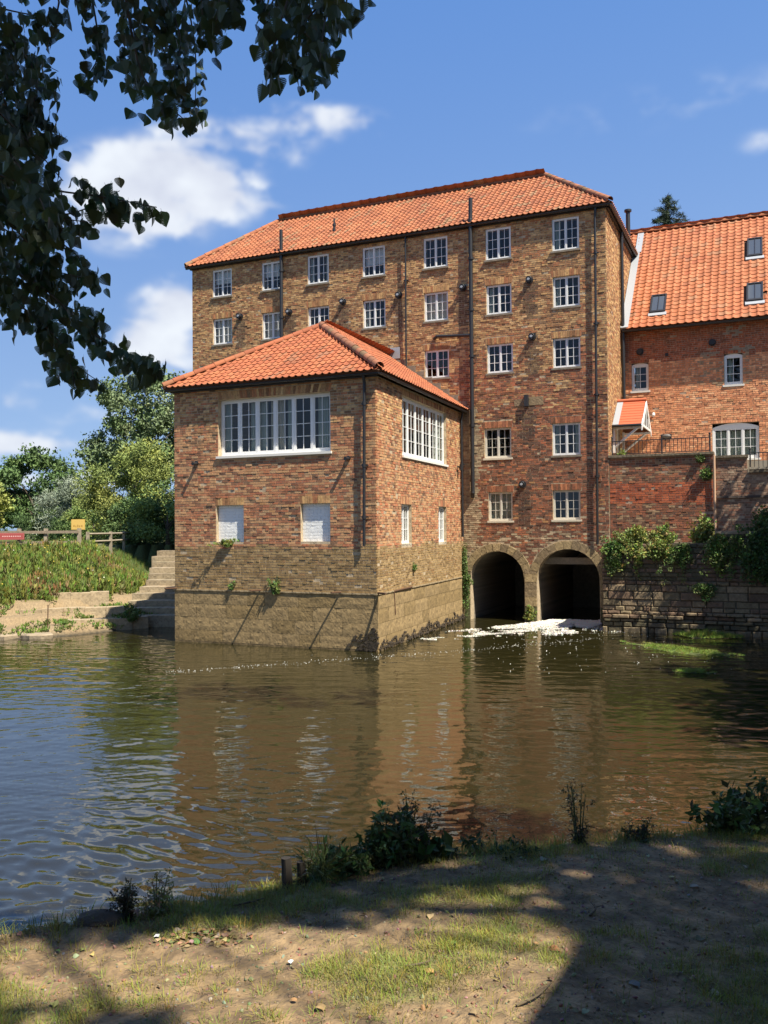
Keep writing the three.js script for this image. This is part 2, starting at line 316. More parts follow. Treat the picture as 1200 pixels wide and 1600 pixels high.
// a wall: a core with openings cut through it; its frame is x along, y up, z out
function makeWall(t, name, origin, turn, pts, holes, thick, mat) {
  const sh = new THREE.Shape(pts.map((p) => new THREE.Vector2(...p)));
  for (const h of holes) sh.holes.push(new THREE.Path(h.map((p) => new THREE.Vector2(...p))));
  const g = new THREE.ExtrudeGeometry(sh, { depth: thick, bevelEnabled: false, curveSegments: 24 }); g.translate(0, 0, -thick);
  const m = part(t, name, g, mat); m.position.set(...rel(t, ...origin)); m.rotation.y = turn; return m;
}
const rectPath = (x0, x1, y0, y1) => [[x0, y0], [x1, y0], [x1, y1], [x0, y1]];
function onWall(wall, obj, x, y, z) { obj.position.copy(V3(x, y, z).applyAxisAngle(V3(0, 1, 0), wall.rotation.y).add(wall.position)); obj.rotation.y = wall.rotation.y; wall.parent.add(obj); return obj; }

// a casement window: lights side by side, each with its bars and its own panes
const winR = rng(909);
function makeWindow(w, h, lights, cols, rows, o = {}) {
  const g = new THREE.Group(); g.name = 'window';
  const fr = o.frame || 0.042, dz = 0.07, mul = o.frame ? 0.05 : 0.04, F = [], wm = o.mat || M.white, arch = o.arch || 0, top = (x) => (arch ? h - arch * Math.pow(2 * x / w, 2) : h);
  const iy1 = h - fr - arch;
  F.push([-w / 2, -w / 2 + fr, 0, h - arch, -dz, 0], [w / 2 - fr, w / 2, 0, h - arch, -dz, 0], [-w / 2 + fr, w / 2 - fr, 0, fr * 1.15, -dz, 0], [-w / 2 + fr, w / 2 - fr, iy1, h - arch, -dz, 0]);
  const iw = (w - 2 * fr - (lights - 1) * mul) / lights;
  for (let i = 1; i < lights; i++) { const x = -w / 2 + fr + i * iw + (i - 1) * mul; F.push([x, x + mul, fr * 1.15, iy1, -dz, 0]); }
  let fg = boxesGeo(F);
  if (arch) { const s = new THREE.Shape(); s.moveTo(-w / 2, h - arch + 0.001); const n = 14; for (let i = 0; i <= n; i++) { const x = -w / 2 + w * i / n; s.lineTo(x, top(x)); } s.lineTo(w / 2, h - arch + 0.001); const e = new THREE.ExtrudeGeometry(s, { depth: dz, bevelEnabled: false }); e.translate(0, 0, -dz); fg = merged([fg, e]); }
  part(g, 'frame', fg, wm);
  for (let i = 0; i < lights; i++) {
    const x0 = -w / 2 + fr + i * (iw + mul), x1 = x0 + iw, y0 = fr * 1.15, y1 = iy1, st = o.stile || 0.027, bar = o.bar || 0.018, S = [];
    const za = -0.055, zb = -0.006 - 0.004 * winR();
    S.push([x0 + 0.002, x0 + st, y0 + 0.002, y1 - 0.002, za, zb], [x1 - st, x1 - 0.002, y0 + 0.002, y1 - 0.002, za, zb], [x0 + st, x1 - st, y0 + 0.002, y0 + st * 1.2, za, zb], [x0 + st, x1 - st, y1 - st, y1 - 0.002, za, zb]);
    const px0 = x0 + st, px1 = x1 - st, py0 = y0 + st * 1.2, py1 = y1 - st, pw = (px1 - px0) / cols, ph = (py1 - py0) / rows;
    for (let c = 1; c < cols; c++) S.push([px0 + c * pw - bar / 2, px0 + c * pw + bar / 2, py0, py1, -0.042, -0.014]);
    for (let r = 1; r < rows; r++) S.push([px0, px1, py0 + r * ph - bar / 2, py0 + r * ph + bar / 2, -0.041, -0.0155]);
    part(g, 'casement', boxesGeo(S), wm);
    for (let c = 0; c < cols; c++) for (let r = 0; r < rows; r++) {
      const p = part(g, 'pane', paneGeo(pw, ph), M.glass); p.position.set(px0 + (c + 0.5) * pw, py0 + (r + 0.5) * ph, -0.03); p.rotation.set((winR() - 0.5) * 0.012, (winR() - 0.5) * 0.012, 0);
    }
  }
  if (o.sill !== false) { const so = o.sillOut || 0.1; part(g, 'sill', boxGeo(-w / 2 - 0.06, w / 2 + 0.06, -0.075, -0.003, -0.05, so), o.sillMat || M.sill); }
  for (const [x0, x1, y0, y1, m, folds] of o.drapes || []) {  // a curtain or blind hanging behind the glass
    const n = folds ? Math.max(6, Math.round((x1 - x0) / 0.03)) : 1, b = new GB();
    for (let i = 0; i < n; i++) { const f = (k) => -0.16 + (folds ? 0.022 * Math.sin(k * 1.9) + 0.012 * Math.sin(k * 0.83) : 0), a = mix(x0, x1, i / n), c = mix(x0, x1, (i + 1) / n); b.quad([a, y0, f(i)], [c, y0, f(i + 1)], [c, y1, f(i + 1)], [a, y1, f(i)]); }
    part(g, folds ? 'curtain' : 'blind', b.geo(false), m);
  }
  return g;
}
const paneGeos = {};
function paneGeo(w, h) { const k = w.toFixed(3) + h.toFixed(3); return paneGeos[k] ||= new THREE.PlaneGeometry(w - 0.004, h - 0.004); }

// ---------------------------------------------------------------- pantiles
function tileProfile(t) { return t < 0.62 ? -0.014 * Math.sin(Math.PI * t / 0.62) : 0.036 * Math.sin(Math.PI * (t - 0.62) / 0.38); }
function tileFaces(g, ax, b0, pw, gauge, lift, clampA, col, segs = 7) {
  const over = gauge * 1.12, pt = (t, s) => { const b = b0 + s * over; let a = ax + t * pw * 1.02; if (clampA) a = clamp(a, clampA[0](b), clampA[1](b)); return [a, b, tileProfile(t) + 0.03 + lift + (1 - s) * 0.026]; };
  for (let i = 0; i < segs; i++) { const t0 = i / segs, t1 = (i + 1) / segs, p = pt(t0, 0), q = pt(t1, 0); g.quad(p, q, pt(t1, 1), pt(t0, 1), col); g.quad([p[0], p[1], p[2] - 0.022], [q[0], q[1], q[2] - 0.022], q, p, col); }
}
// slope: eave from A to B, top edge from D (above A) to C (above B), all in the mill's frame
function roofSlope(t, name, A, B, C, D, o) {
  const a = V3(...A), b = V3(...B), ex = b.clone().sub(a).normalize(), d = V3(...D).sub(a), c = V3(...C).sub(a), up = V3(...(o.upFrom || C)).sub(a); up.addScaledVector(ex, -up.dot(ex)).normalize();
  const ez = ex.clone().cross(up), len = b.distanceTo(a), hgt = c.dot(up), dA = d.dot(ex), cA = c.dot(ex), hD = d.dot(up);
  const deckPts = [[0, 0], [len, 0], [cA, hgt], [dA, hD]];
  const dg = new GB(); const q = deckPts; 
  dg.hex(q.map(([x, y]) => [x, y, 0]), q.map(([x, y]) => [x, y, -0.06]), [1, 1, 1], false);
  const m = part(t, name, dg.geo(false), M.deck); m.position.copy(a).sub(V3(...t.OFF)); m.quaternion.setFromRotationMatrix(new THREE.Matrix4().makeBasis(ex, up, ez));
  const L = o.left || ((y) => dA * clamp(y / hD, 0, 1)), Rr = o.right || ((y) => mix(len, cA, clamp(y / hgt, 0, 1)));
  const R = rng(o.seed || 5), pw = o.pw || 0.235, ga = o.gauge || 0.285, rows = Math.ceil(hgt / ga), list = [];
  for (let r = 0; r < rows; r++) {
    const b0 = -0.05 + r * ga;
    for (let k = -1; k * pw < len + pw; k++) {
      const ax = k * pw + (R() - 0.5) * 0.008, bm = b0 + ga * 0.5, l = L(bm), rr = Rr(bm);
      if (ax + pw < l + 0.01 || ax > rr - 0.01) continue;
      if (o.skip && o.skip(ax + pw / 2, bm)) continue;
      const top = b0 + ga * 1.12, full = ax > Math.max(L(b0), L(top)) && ax + pw * 1.02 < Math.min(Rr(b0), Rr(top)) && top < hgt;
      list.push({ ax, b0: Math.min(b0, hgt - 0.12), full, lift: (R() - 0.5) * 0.008, c: o.colour(ax, b0, R) });
    }
  }
  const one = new Set(list.filter((x) => x.full).map((x) => [o.near ? o.near(x.ax, x.b0) : x.b0, x]).sort((p, q) => p[0] - q[0]).slice(0, o.single || 0).map((p) => p[1]));
  const shape = new GB(); tileFaces(shape, 0, 0, pw, ga, 0, null, [1, 1, 1]); const sg = shape.geo(false), rest = new GB();
  for (const x of list) {
    if (one.has(x)) { const tm = part(m, 'roof_tile', sg, tint('tile', x.c)); tm.position.set(x.ax, x.b0, x.lift); }
    else tileFaces(rest, x.ax, x.b0, pw, ga, x.lift, [L, Rr], x.c);
  }
  if (rest.p.length) part(m, 'roof_tiling', rest.geo(), M.tile).userData.kind = 'stuff';
  return m;
}
function tileColour(base, dark, pale, moss) {
  return (a, b, R) => { const n = fbm(a * 0.55 + 3, b * 0.55, base[0] * 40, 3), r = R(); let c = mix3(base, r < 0.5 ? dark : pale, Math.abs(r - 0.5) * 1.3); c = mix3(c, dark, clamp(n * 1.5, 0, 0.7)); if (R() < 0.05 + (n > 0.15 ? 0.12 : 0)) c = mix3(c, moss, 0.65); const s = 0.9 + 0.2 * R(); return c.map((v) => v * s); };
}
function ridgeTiles(t, name, p0, p1, o = {}) {        // half-round tiles bedded along a ridge or hip, each its own
  const a = V3(...p0), b = V3(...p1), n = Math.round(a.distanceTo(b) / 0.36), R = rng(o.seed || 3), dir = b.clone().sub(a).normalize(), r = o.r || 0.115;
  const geo = new THREE.CylinderGeometry(r, r * 1.08, 0.375, 8, 1, true, -Math.PI * 0.56, Math.PI * 1.12), bed = new THREE.CylinderGeometry(r * 0.85, r * 0.9, 0.36, 8, 1, true, -Math.PI * 0.56, Math.PI * 1.12);
  const gg = merged([geo, bed]);
  const side = dir.clone().cross(V3(0, 1, 0)).normalize(), up = side.clone().cross(dir);
  const q = new THREE.Quaternion().setFromRotationMatrix(new THREE.Matrix4().makeBasis(side, dir, up));
  for (let i = 0; i < n; i++) {
    const m = part(t, name, gg, tint('tile', o.colour(i * 0.36, 0, R))), p = a.clone().lerp(b, (i + 0.5) / n); m.position.set(p.x - t.OFF[0], p.y - t.OFF[1] + (o.up ?? 0.0) + (R() - 0.5) * 0.015, p.z - t.OFF[2]); m.quaternion.copy(q);
  }
}
const orange = tileColour([0.33, 0.105, 0.038], [0.20, 0.064, 0.028], [0.38, 0.155, 0.066], [0.24, 0.16, 0.08]);
const orange2 = tileColour([0.38, 0.122, 0.046], [0.29, 0.086, 0.036], [0.43, 0.165, 0.072], [0.27, 0.14, 0.07]);
const orange3 = tileColour([0.33, 0.095, 0.034], [0.24, 0.066, 0.026], [0.37, 0.13, 0.052], [0.22, 0.10, 0.045]);
const mossy = tileColour([0.27, 0.105, 0.05], [0.16, 0.085, 0.045], [0.36, 0.14, 0.065], [0.15, 0.11, 0.05]);

// gutters and pipes, in the mill's frame
function gutterGeo(p0, p1, r = 0.065) { const a = V3(...p0), b = V3(...p1), L = a.distanceTo(b), g = new THREE.CylinderGeometry(r, r, L, 8, 1, false, -Math.PI / 2, Math.PI); g.rotateX(Math.PI / 2); g.rotateZ(0); g.applyQuaternion(new THREE.Quaternion().setFromUnitVectors(V3(0, 0, 1), b.clone().sub(a).normalize())); const m = a.add(b).multiplyScalar(0.5); g.translate(m.x, m.y, m.z); return g; }
function pipeGeo(pts, r, collars = []) { const list = []; for (let i = 0; i + 1 < pts.length; i++) list.push(cylGeo(pts[i], pts[i + 1], r, 10)); for (let i = 1; i + 1 < pts.length; i++) { const s = new THREE.SphereGeometry(r * 1.08, 10, 8); s.translate(...pts[i]); list.push(s); } for (const [u, y, w] of collars) { list.push(cylGeo([u, y - 0.05, w], [u, y + 0.05, w], r * 1.35, 10)); list.push(new GB().box(u - 0.1, u + 0.1, y - 0.02, y + 0.02, w - 0.1, w - r * 0.4).geo(false)); } return merged(list); }

// ---------------------------------------------------------------- 1. the tall mill
const brickMix = (pal0, wts) => { let s = 0; const W0 = wts.reduce((a, b) => a + b), mean = [0, 1, 2].map((k) => pal0.reduce((a, c, i) => a + c[k] * wts[i] / W0, 0)), pal = pal0.map((c) => mix3(mix3(c, mean, 0.3), Array(3).fill(0.3 * c[0] + 0.6 * c[1] + 0.1 * c[2]), 0.1).map((v, k) => v * [1.4, 1.34, 1.14][k])); const cum = wts.map((w) => (s += w)); return (r) => { const x = r * s; for (let i = 0; i < cum.length; i++) if (x < cum[i]) return pal[i]; return pal[0]; }; };
const palTan = brickMix([lin('#a37d55'), lin('#b8925f'), lin('#8f6241'), lin('#9a5c3c'), lin('#6d4a33'), lin('#6b5442'), lin('#c4a273')], [5, 4.5, 4, 3, 2, 0.9, 2.4]);
const palRed = brickMix([lin('#9f6142'), lin('#ad6c48'), lin('#87503a'), lin('#7a5038'), lin('#744936'), lin('#5c4536'), lin('#ad8152'), lin('#aa5d3c')], [4, 3, 4, 3, 2.6, 2.2, 2.2, 1.6]);
const palDark = brickMix([lin('#7b4f3d'), lin('#8c573f'), lin('#5d392d'), lin('#5e463c'), lin('#57463c'), lin('#9a5a3f'), lin('#8d6a56')], [4, 3, 3.4, 2.4, 2, 2, 1.4]);
const palPale = brickMix([lin('#a3937c'), lin('#8f7d68'), lin('#b3a288'), lin('#7a6252'), lin('#94705a')], [3, 3, 2, 1.6, 1.2]);
const jitter = (c, R, a = 0.22) => { const s = 1 - a / 2 + a * R(); return [c[0] * s, c[1] * s, c[2] * s]; };
const VENTS = [[-15.75, 12.88], [-13.28, 12.81], [-10.72, 12.96], [-8.21, 12.94], [-5.5, 12.93], [-2.85, 12.91], [-2.77, 10.74], [-3.21, 5.18]];
function millColour(u, y, R) {
  const n = fbm(u * 0.35, y * 0.35, 4, 4), n2 = fbm(u * 1.3, y * 1.3, 8, 3);
  let p = y > 9.3 + n * 4 ? palTan : y > 6.6 + n * 5 ? (R() < 0.25 ? palTan : R() < 0.3 ? palDark : palRed) : y > 2.9 + n * 2 ? (R() < 0.62 ? palDark : palRed) : palDark;
  if (u < -4.95 + n * 0.8 && y < 8.3 + n2 * 2) p = palPale;
  if (y < 3.5 && R() < 0.4) p = palPale;
  let c = jitter(p(clamp(R() + n2 * 0.35, 0, 0.999)), R);
  for (const [vu, vy] of [...VENTS, [-3.0, 8.3]]) if (y < vy - 0.1 && y > vy - 1.5 - 0.5 * n && Math.abs(u - vu) < 0.2 + 0.15 * R()) c = mix3(c, [0.03, 0.026, 0.022], 0.62);   // soot streaks under the flues
  return c;
}
const MILLWIN = [];                                   // centre u, bottom y, width, height
for (const u of [-16.7, -14.15, -11.9, -9.33, -6.64, -4.07, -1.475]) { MILLWIN.push([u, 13.87, 1.0, 1.22, 1]); MILLWIN.push([u, 11.76, 1.0, 1.15, 2]); }
for (const u of [-6.63, -4.05, -1.49]) MILLWIN.push([u, 9.49, 1.02, 1.12, 3]);
MILLWIN.push([-4.17, 6.22, 1.06, 1.16, 4], [-1.54, 6.22, 1.04, 1.2, 4], [-4.09, 3.81, 0.94, 1.1, 5], [-1.56, 3.82, 1.02, 1.1, 5]);
const ARCH = [[-4.26, 1.07, 1.6], [-1.54, 1.16, 1.6]]; // tunnel centre, half width, springing height
const mill = millThing('mill_building', 'tall five-storey brown brick mill with hipped orange pantile roof and two water arches', 'mill', -9.15, 0, -3.5);
{
  const arcPath = ([c, r, s], e = 0, y0 = -1.1) => { const p = [[c - r - e, y0], [c + r + e, y0]]; const n = 18; for (let i = 0; i <= n; i++) { const a = Math.PI * i / n; p.push([c + (r + e) * Math.cos(a), s + (r + e) * 0.98 * Math.sin(a)]); } return p; };
  const front = makeWall(mill, 'facade_wall', [0, 0, 0], 0, rectPath(-18.3, 0, -1.3, 15.32), [...MILLWIN.map(([u, y, w, h]) => rectPath(u - w / 2, u + w / 2, y, y + h)), ...ARCH.map((a) => arcPath(a))], 0.42, M.mortar);
  const ring = 0.30;
  layBricks(front, {
    seed: 31, x0: -18.3, x1: 0.004, y0: 2.0, y1: 15.3, colour: millColour, single: 300, near: (b) => Math.hypot((b.x0 + 2.5) / 1.2, b.y0 - 6),
    holes: [...MILLWIN.map(([u, y, w, h]) => rectHole(u - w / 2, u + w / 2, y - 0.08, y + h)), ...MILLWIN.filter((w) => w[4] > 1 ).map(([u, y, w, h]) => rectHole(u - w / 2 - 0.07, u + w / 2 + 0.07, y + h, y + h + 0.25)),
      ...ARCH.map(([c, r, s]) => (a, b) => { const rr = r + ring; if (a < s) return [c - rr, c + rr]; const q = rr * rr - (a - s) * (a - s); return q > 0 ? [c - Math.sqrt(q), c + Math.sqrt(q)] : null; })],
    arches: MILLWIN.filter((w) => w[4] > 1).map(([u, y, w, h]) => [u - w / 2 - 0.05, u + w / 2 + 0.05, y + h, 0.25]),
    archColour: (x, y, R) => jitter((y > 9 ? palTan : palRed)(R() * 0.8), R, 0.3),
  });
  // dressed stone round the water arches, and the stone piers below
  const R = rng(44), stoneC = () => jitter(R() < 0.6 ? [0.36, 0.265, 0.135] : [0.26, 0.19, 0.105], R, 0.3), g = [];
  for (const [c, r, s] of ARCH) {
    const n = 13;
    for (let i = 0; i < n; i++) {
      const a0 = Math.PI * i / n + 0.006, a1 = Math.PI * (i + 1) / n - 0.006, ro = r + ring * (0.92 + 0.16 * R()), P = (a, q) => [c + q * Math.cos(a), s + q * 0.98 * Math.sin(a)], z = 0.03 + 0.02 * R(), b = new GB();
      const f = [P(a0, r), P(a0, ro), P(a1, ro), P(a1, r)].map(([x, y]) => [x, y, z]); b.hex(f, f.map(([x, y]) => [x, y, -0.04]), stoneC());
      part(front, 'arch_stone', b.geo(), M.stone);
    }
  }
  for (const [x0, x1] of [[-5.7, -5.35], [-3.17, -2.72], [-0.36, 0.0]]) for (let y = -0.4; y < 1.95;) { const h = Math.min(0.24 + 0.14 * R(), 2.0 - y); part(front, 'pier_stone', new GB().box(x0 + 0.004, x1 - 0.004, y + 0.004, y + h - 0.004, -0.04, 0.02 + 0.03 * R(), y < 0.5 ? [0.12, 0.12, 0.05] : stoneC()).geo(), M.stone); y += h; }
  // tunnels behind the arches
  for (const a of ARCH) {
    const p = arcPath(a).slice(1), b = new GB(), pts = [[a[0] + a[1], -1.1], ...p.slice(1), [a[0] - a[1], -1.1]];
    for (let i = 0; i + 1 < pts.length; i++) b.quad([pts[i][0], pts[i][1], -0.4], [pts[i + 1][0], pts[i + 1][1], -0.4], [pts[i + 1][0], pts[i + 1][1], -6.5], [pts[i][0], pts[i][1], -6.5]);
    b.box(a[0] - a[1], a[0] + a[1], -1.1, 3, -6.6, -6.5);
    partAt(mill, 'water_tunnel', b.geo(false), M.sill);
  }
  partAt(mill, 'sluice_beam', boxGeo(-2.7, -0.38, 2.15, 2.4, -0.75, -0.45), M.sill);
  // end wall, facing right
  const end = makeWall(mill, 'end_wall', [0, 0, -0.43], Math.PI / 2, rectPath(0, 6.57, -1.3, 15.3), [rectPath(1.35, 2.35, 5.82, 7.9)], 0.42, M.mortarRed);
  layBricks(end, { seed: 33, x0: -0.43, x1: 6.57, y0: 5.6, y1: 15.3, holes: [rectHole(1.35, 2.35, 5.6, 7.9)], colour: (x, y, R2) => jitter(palTan(clamp(R2() + 0.3 * fbm(x, y, 3, 3), 0, 0.999)), R2, 0.12) });
  const dr = new THREE.Group(); dr.name = 'door'; onWall(end, dr, 1.85, 5.82, -0.1); part(dr, 'leaf', boxGeo(-0.45, 0.45, 0, 2.02, -0.06, 0), M.cream); part(dr, 'frame', boxesGeo([[-0.5, -0.45, 0, 2.08, -0.08, 0.02], [0.45, 0.5, 0, 2.08, -0.08, 0.02], [-0.45, 0.45, 2.02, 2.08, -0.08, 0.02]]), M.white); part(dr, 'handle', cylGeo([0.36, 1, 0], [0.36, 1, 0.06], 0.02), M.black);
  // the other two walls, the floors and an unseen partition close the rooms and keep them dim
  partAt(mill, 'gable_wall', boxGeo(-18.3, 0, -1.3, 15.3, -7.0, -6.6), M.mortar);
  partAt(mill, 'gable_wall', boxGeo(-18.3, -17.9, -1.3, 15.3, -6.6, -0.42), M.mortar);
  for (const y of [3.05, 5.5, 8.7, 11.1, 13.2, 15.2]) partAt(mill, 'floor_slab', boxGeo(-17.9, -0.42, y - 0.12, y, -6.6, -0.42), M.inside);
  partAt(mill, 'partition_wall', boxGeo(-17.9, -0.42, 3.05, 15.1, -3.2, -3.1), M.inside);
  // windows
  const R2 = rng(61);
  for (const [u, y, w, h, row] of MILLWIN) {
    const d = [], b = R2();
    if (row === 1 && u < -13 ) d.push([-w / 2 + 0.06, w / 2 - 0.06, h * 0.5, h - 0.06, M.paleBlind]);
    else if (row === 1 && u === -9.33) d.push([-w / 2 + 0.06, w / 2 - 0.06, h * 0.42, h - 0.06, M.paleBlind]);
    else if (row === 2 && (u === -6.64 || u < -13)) d.push([-w / 2 + 0.06, w / 2 - 0.06, 0.06, h - 0.06, M.blind]);
    else if (row === 5 && u < -4) d.push([-w / 2 + 0.06, w / 2 - 0.06, 0.06, h - 0.06, M.curtain, 1]);
    else if (b < 0.5) { d.push([-w / 2 + 0.06, -w / 2 + 0.2 + 0.1 * R2(), 0.06, h - 0.06, M.curtain, 1]); if (b < 0.3) d.push([w / 2 - 0.22, w / 2 - 0.06, 0.06, h - 0.06, M.curtain, 1]); }
    onWall(front, makeWindow(w - 0.01, h - 0.01, 2, 2, 3, { drapes: d, sillMat: row === 5 || (row === 4 && u < -4) ? M.cream : M.sill, mat: row === 5 || (row === 4 && u < -4) ? M.cream2 || (M.cream2 = std([0.6, 0.56, 0.47], 0.5)) : M.white, sillOut: 0.11 }), u, y + 0.005, row === 1 ? -0.03 : -0.07);
  }
  // roof
  const E = 0.2, ye = 15.36, yr = 18.2, ru = [-15.75, -3.02];
  const fl = [-18.3 - E, ye, E], frr = [E, ye, E], bl = [-18.3 - E, ye, -7 - E], br = [E, ye, -7 - E], rl = [ru[0], yr, -3.5], rr = [ru[1], yr, -3.5];
  roofSlope(mill, 'roof_slope', fl, frr, rr, rl, { seed: 71, colour: orange, single: 300, pw: 0.225, gauge: 0.27, near: (a, b) => Math.hypot((a - 17.5) / 2.2, b - 1.0) });
  roofSlope(mill, 'roof_slope', frr, br, rr, rr, { seed: 72, colour: orange, pw: 0.225, gauge: 0.27 });
  roofSlope(mill, 'roof_slope', br, bl, rl, rr, { seed: 73, colour: orange, pw: 0.45, gauge: 0.5 });
  roofSlope(mill, 'roof_slope', bl, fl, rl, rl, { seed: 74, colour: orange, pw: 0.45, gauge: 0.5 });
  ridgeTiles(mill, 'ridge_tile', rl, rr, { colour: mossy, seed: 1, up: 0.02, r: 0.095 });
  const lift = (p) => [p[0], p[1] + 0.04, p[2]];
  ridgeTiles(mill, 'hip_tile', lift(frr), rr, { colour: mossy, seed: 2, up: 0.03 });
  ridgeTiles(mill, 'hip_tile', lift(fl), rl, { colour: orange, seed: 3, up: 0.03 });
  // dark eaves board, gutters
  partAt(mill, 'eaves_board', boxesGeo([[-18.35, 0.05, 15.22, 15.34, 0.012, 0.12]]), M.black);
  partAt(mill, 'gutter', gutterGeo([-18.5, 15.3, 0.19], [0.2, 15.3, 0.19]), M.black);
  partAt(mill, 'gutter', gutterGeo([0.2, 15.3, 0.2], [0.2, 15.3, -7.2]), M.black);
  partAt(mill, 'eaves_board', boxGeo(0.012, 0.12, 15.22, 15.34, -7.0, 0.0), M.black);
  // pipes
  const pd = (pts, r, col) => partAt(mill, 'downpipe', pipeGeo(pts, r, col), M.black);
  pd([[-13.6, 16.35, 0.14], [-13.61, 11.0, 0.14], [-13.62, 8.6, 0.14]], 0.075, [[-13.6, 14.6, 0.14], [-13.61, 12.6, 0.14]]);
  pd([[-7.86, 15.28, 0.15], [-7.9, 9.3, 0.1]], 0.035, [[-7.88, 13.5, 0.12]]);
  pd([[-5.11, 16.35, 0.15], [-5.13, 15.5, 0.15], [-5.15, 4.9, 0.15], [-5.2, 4.75, 0.03]], 0.08, [[-5.12, 14, 0.15], [-5.13, 12, 0.15], [-5.14, 10.2, 0.15], [-5.15, 7.5, 0.15]]);
  pd([[-5.15, 11.02, 0.15], [-6.55, 11.1, 0.15], [-6.72, 11.05, 0.02]], 0.06, []);
  pd([[-0.33, 15.25, 0.16], [-0.36, 14.9, 0.12], [-0.42, 2.9, 0.12]], 0.045, [[-0.35, 13.6, 0.12], [-0.37, 11, 0.12], [-0.39, 8.4, 0.12], [-0.41, 5.4, 0.12]]);
  pd([[0.11, 15.25, -3.0], [0.11, 15.0, -3.05], [0.11, 8.5, -3.12]], 0.07, []);
  pd([[0.14, 15.3, -4.7], [0.14, 16.6, -4.7]], 0.09, []);
  partAt(mill, 'pipe_cowl', merged([cylGeo([0.14, 16.6, -4.7], [0.14, 16.68, -4.7], 0.15, 12)]), M.black);
  partAt(mill, 'roof_vent', merged([cylGeo([-11.68, 16.1, -1.1], [-11.68, 16.62, -1.1], 0.055, 10), cylGeo([-11.68, 16.62, -1.1], [-11.68, 16.72, -1.1], 0.075, 10), cylGeo([-11.68, 16.72, -1.1], [-11.68, 16.95, -1.1], 0.04, 8), new GB().box(-11.9, -11.46, 16.02, 16.16, -1.25, -0.9).geo(false)]), M.black);
  // boiler flues
  for (const [u, y] of VENTS) {
    const v = new THREE.Group(); v.name = 'flue_vent'; onWall(front, v, u, y, 0);
    part(v, 'plate', merged([cylGeo([0, 0, -0.02], [0, 0, 0.05], 0.14, 16)]), M.iron); part(v, 'nozzle', merged([cylGeo([0, 0, 0.05], [0, 0, 0.2], 0.085, 14), new THREE.TorusGeometry(0.1, 0.02, 6, 16).translate(0, 0, 0.2)]), M.black); part(v, 'grille', merged([cylGeo([0, 0, 0.2], [0, 0, 0.235], 0.05, 10)]), M.lead);
  }
  const br2 = new THREE.Group(); br2.name = 'iron_bracket'; onWall(front, br2, -3.0, 8.32, 0); part(br2, 'bar', boxGeo(-0.09, 0.06, -0.2, 0.24, -0.02, 0.16), M.iron); part(br2, 'padstone', new GB().box(0.07, 0.62, -0.16, 0.16, -0.02, 0.02, [0.3, 0.215, 0.12]).geo(), M.stone); part(br2, 'padstone', new GB().box(-0.5, -0.1, -0.16, 0.1, -0.02, 0.019, [0.27, 0.19, 0.11]).geo(), M.stone);
  // tiled canopy over the end door
  const cp = new THREE.Group(); cp.name = 'porch_canopy'; cp.position.set(...rel(mill, 0, 0, 0)); mill.add(cp);
  const U = 1.08, wf = -0.78, wr = -2.1, wb = -3.4, ey = 7.32, ry = 8.36, slab = (w0, y0, w1, y1, u0, u1, th) => { const g2 = new GB(); g2.hex([[u0, y0, w0], [u1, y0, w0], [u1, y1, w1], [u0, y1, w1]], [[u0, y0 - th, w0], [u1, y0 - th, w0], [u1, y1 - th, w1], [u0, y1 - th, w1]], [1, 1, 1], false); return g2.geo(false); };
  for (let i = 0; i < 9; i++) { const a = i / 9, b = (i + 1.12) / 9, dy = 0.022; part(cp, 'tile_course', slab(mix(wf, wr, a), mix(ey, ry, a) + dy, mix(wf, wr, Math.min(b, 1)), mix(ey, ry, Math.min(b, 1)) + 0.004, 0.24, U - 0.02, 0.02), tint('tile', [0.46 + 0.05 * Math.sin(i * 5), 0.105, 0.042])); }
  part(cp, 'lead_flashing', slab(wf, ey + 0.03, wr, ry + 0.03, 0.02, 0.24, 0.04), M.lead);
  part(cp, 'roof_board', merged([slab(wf, ey, wr, ry, 0.02, U, 0.05), slab(wb, ey, wr, ry, 0.02, U, 0.05)]), M.deck);
  part(cp, 'ridge_tile', cylGeo([0.02, ry + 0.02, wr], [U + 0.02, ry + 0.02, wr], 0.08, 8), tint('tile', [0.42, 0.1, 0.04]));
  part(cp, 'gutter', cylGeo([0.02, ey - 0.03, wf + 0.05], [U, ey - 0.03, wf + 0.05], 0.05, 8), M.black);
  part(cp, 'bargeboard', merged([slab(wf + 0.06, ey - 0.04, wr, ry - 0.02, U - 0.01, U + 0.03, 0.2), slab(wb - 0.04, ey - 0.04, wr, ry - 0.02, U - 0.01, U + 0.03, 0.2), boxGeo(U - 0.02, U + 0.02, ey - 0.06, ey + 0.02, wb, wf), boxGeo(U - 0.015, U + 0.02, ey, ry - 0.12, wr - 0.03, wr + 0.03), boxGeo(U - 0.015, U + 0.02, ey, ey + 0.6, wr + 0.5, wr + 0.54), boxGeo(U - 0.015, U + 0.02, ey, ey + 0.6, wr - 0.54, wr - 0.5)]), M.white);
  for (const w of [wf - 0.12, wb + 0.14]) part(cp, 'bracket', merged([cylGeo([0.06, 6.5, w], [U - 0.1, ey - 0.06, w], 0.05, 6), boxGeo(0.015, 0.1, 6.3, ey - 0.02, w - 0.05, w + 0.05), boxGeo(0.1, U - 0.02, ey - 0.14, ey - 0.065, w - 0.045, w + 0.045)]), M.white);
}

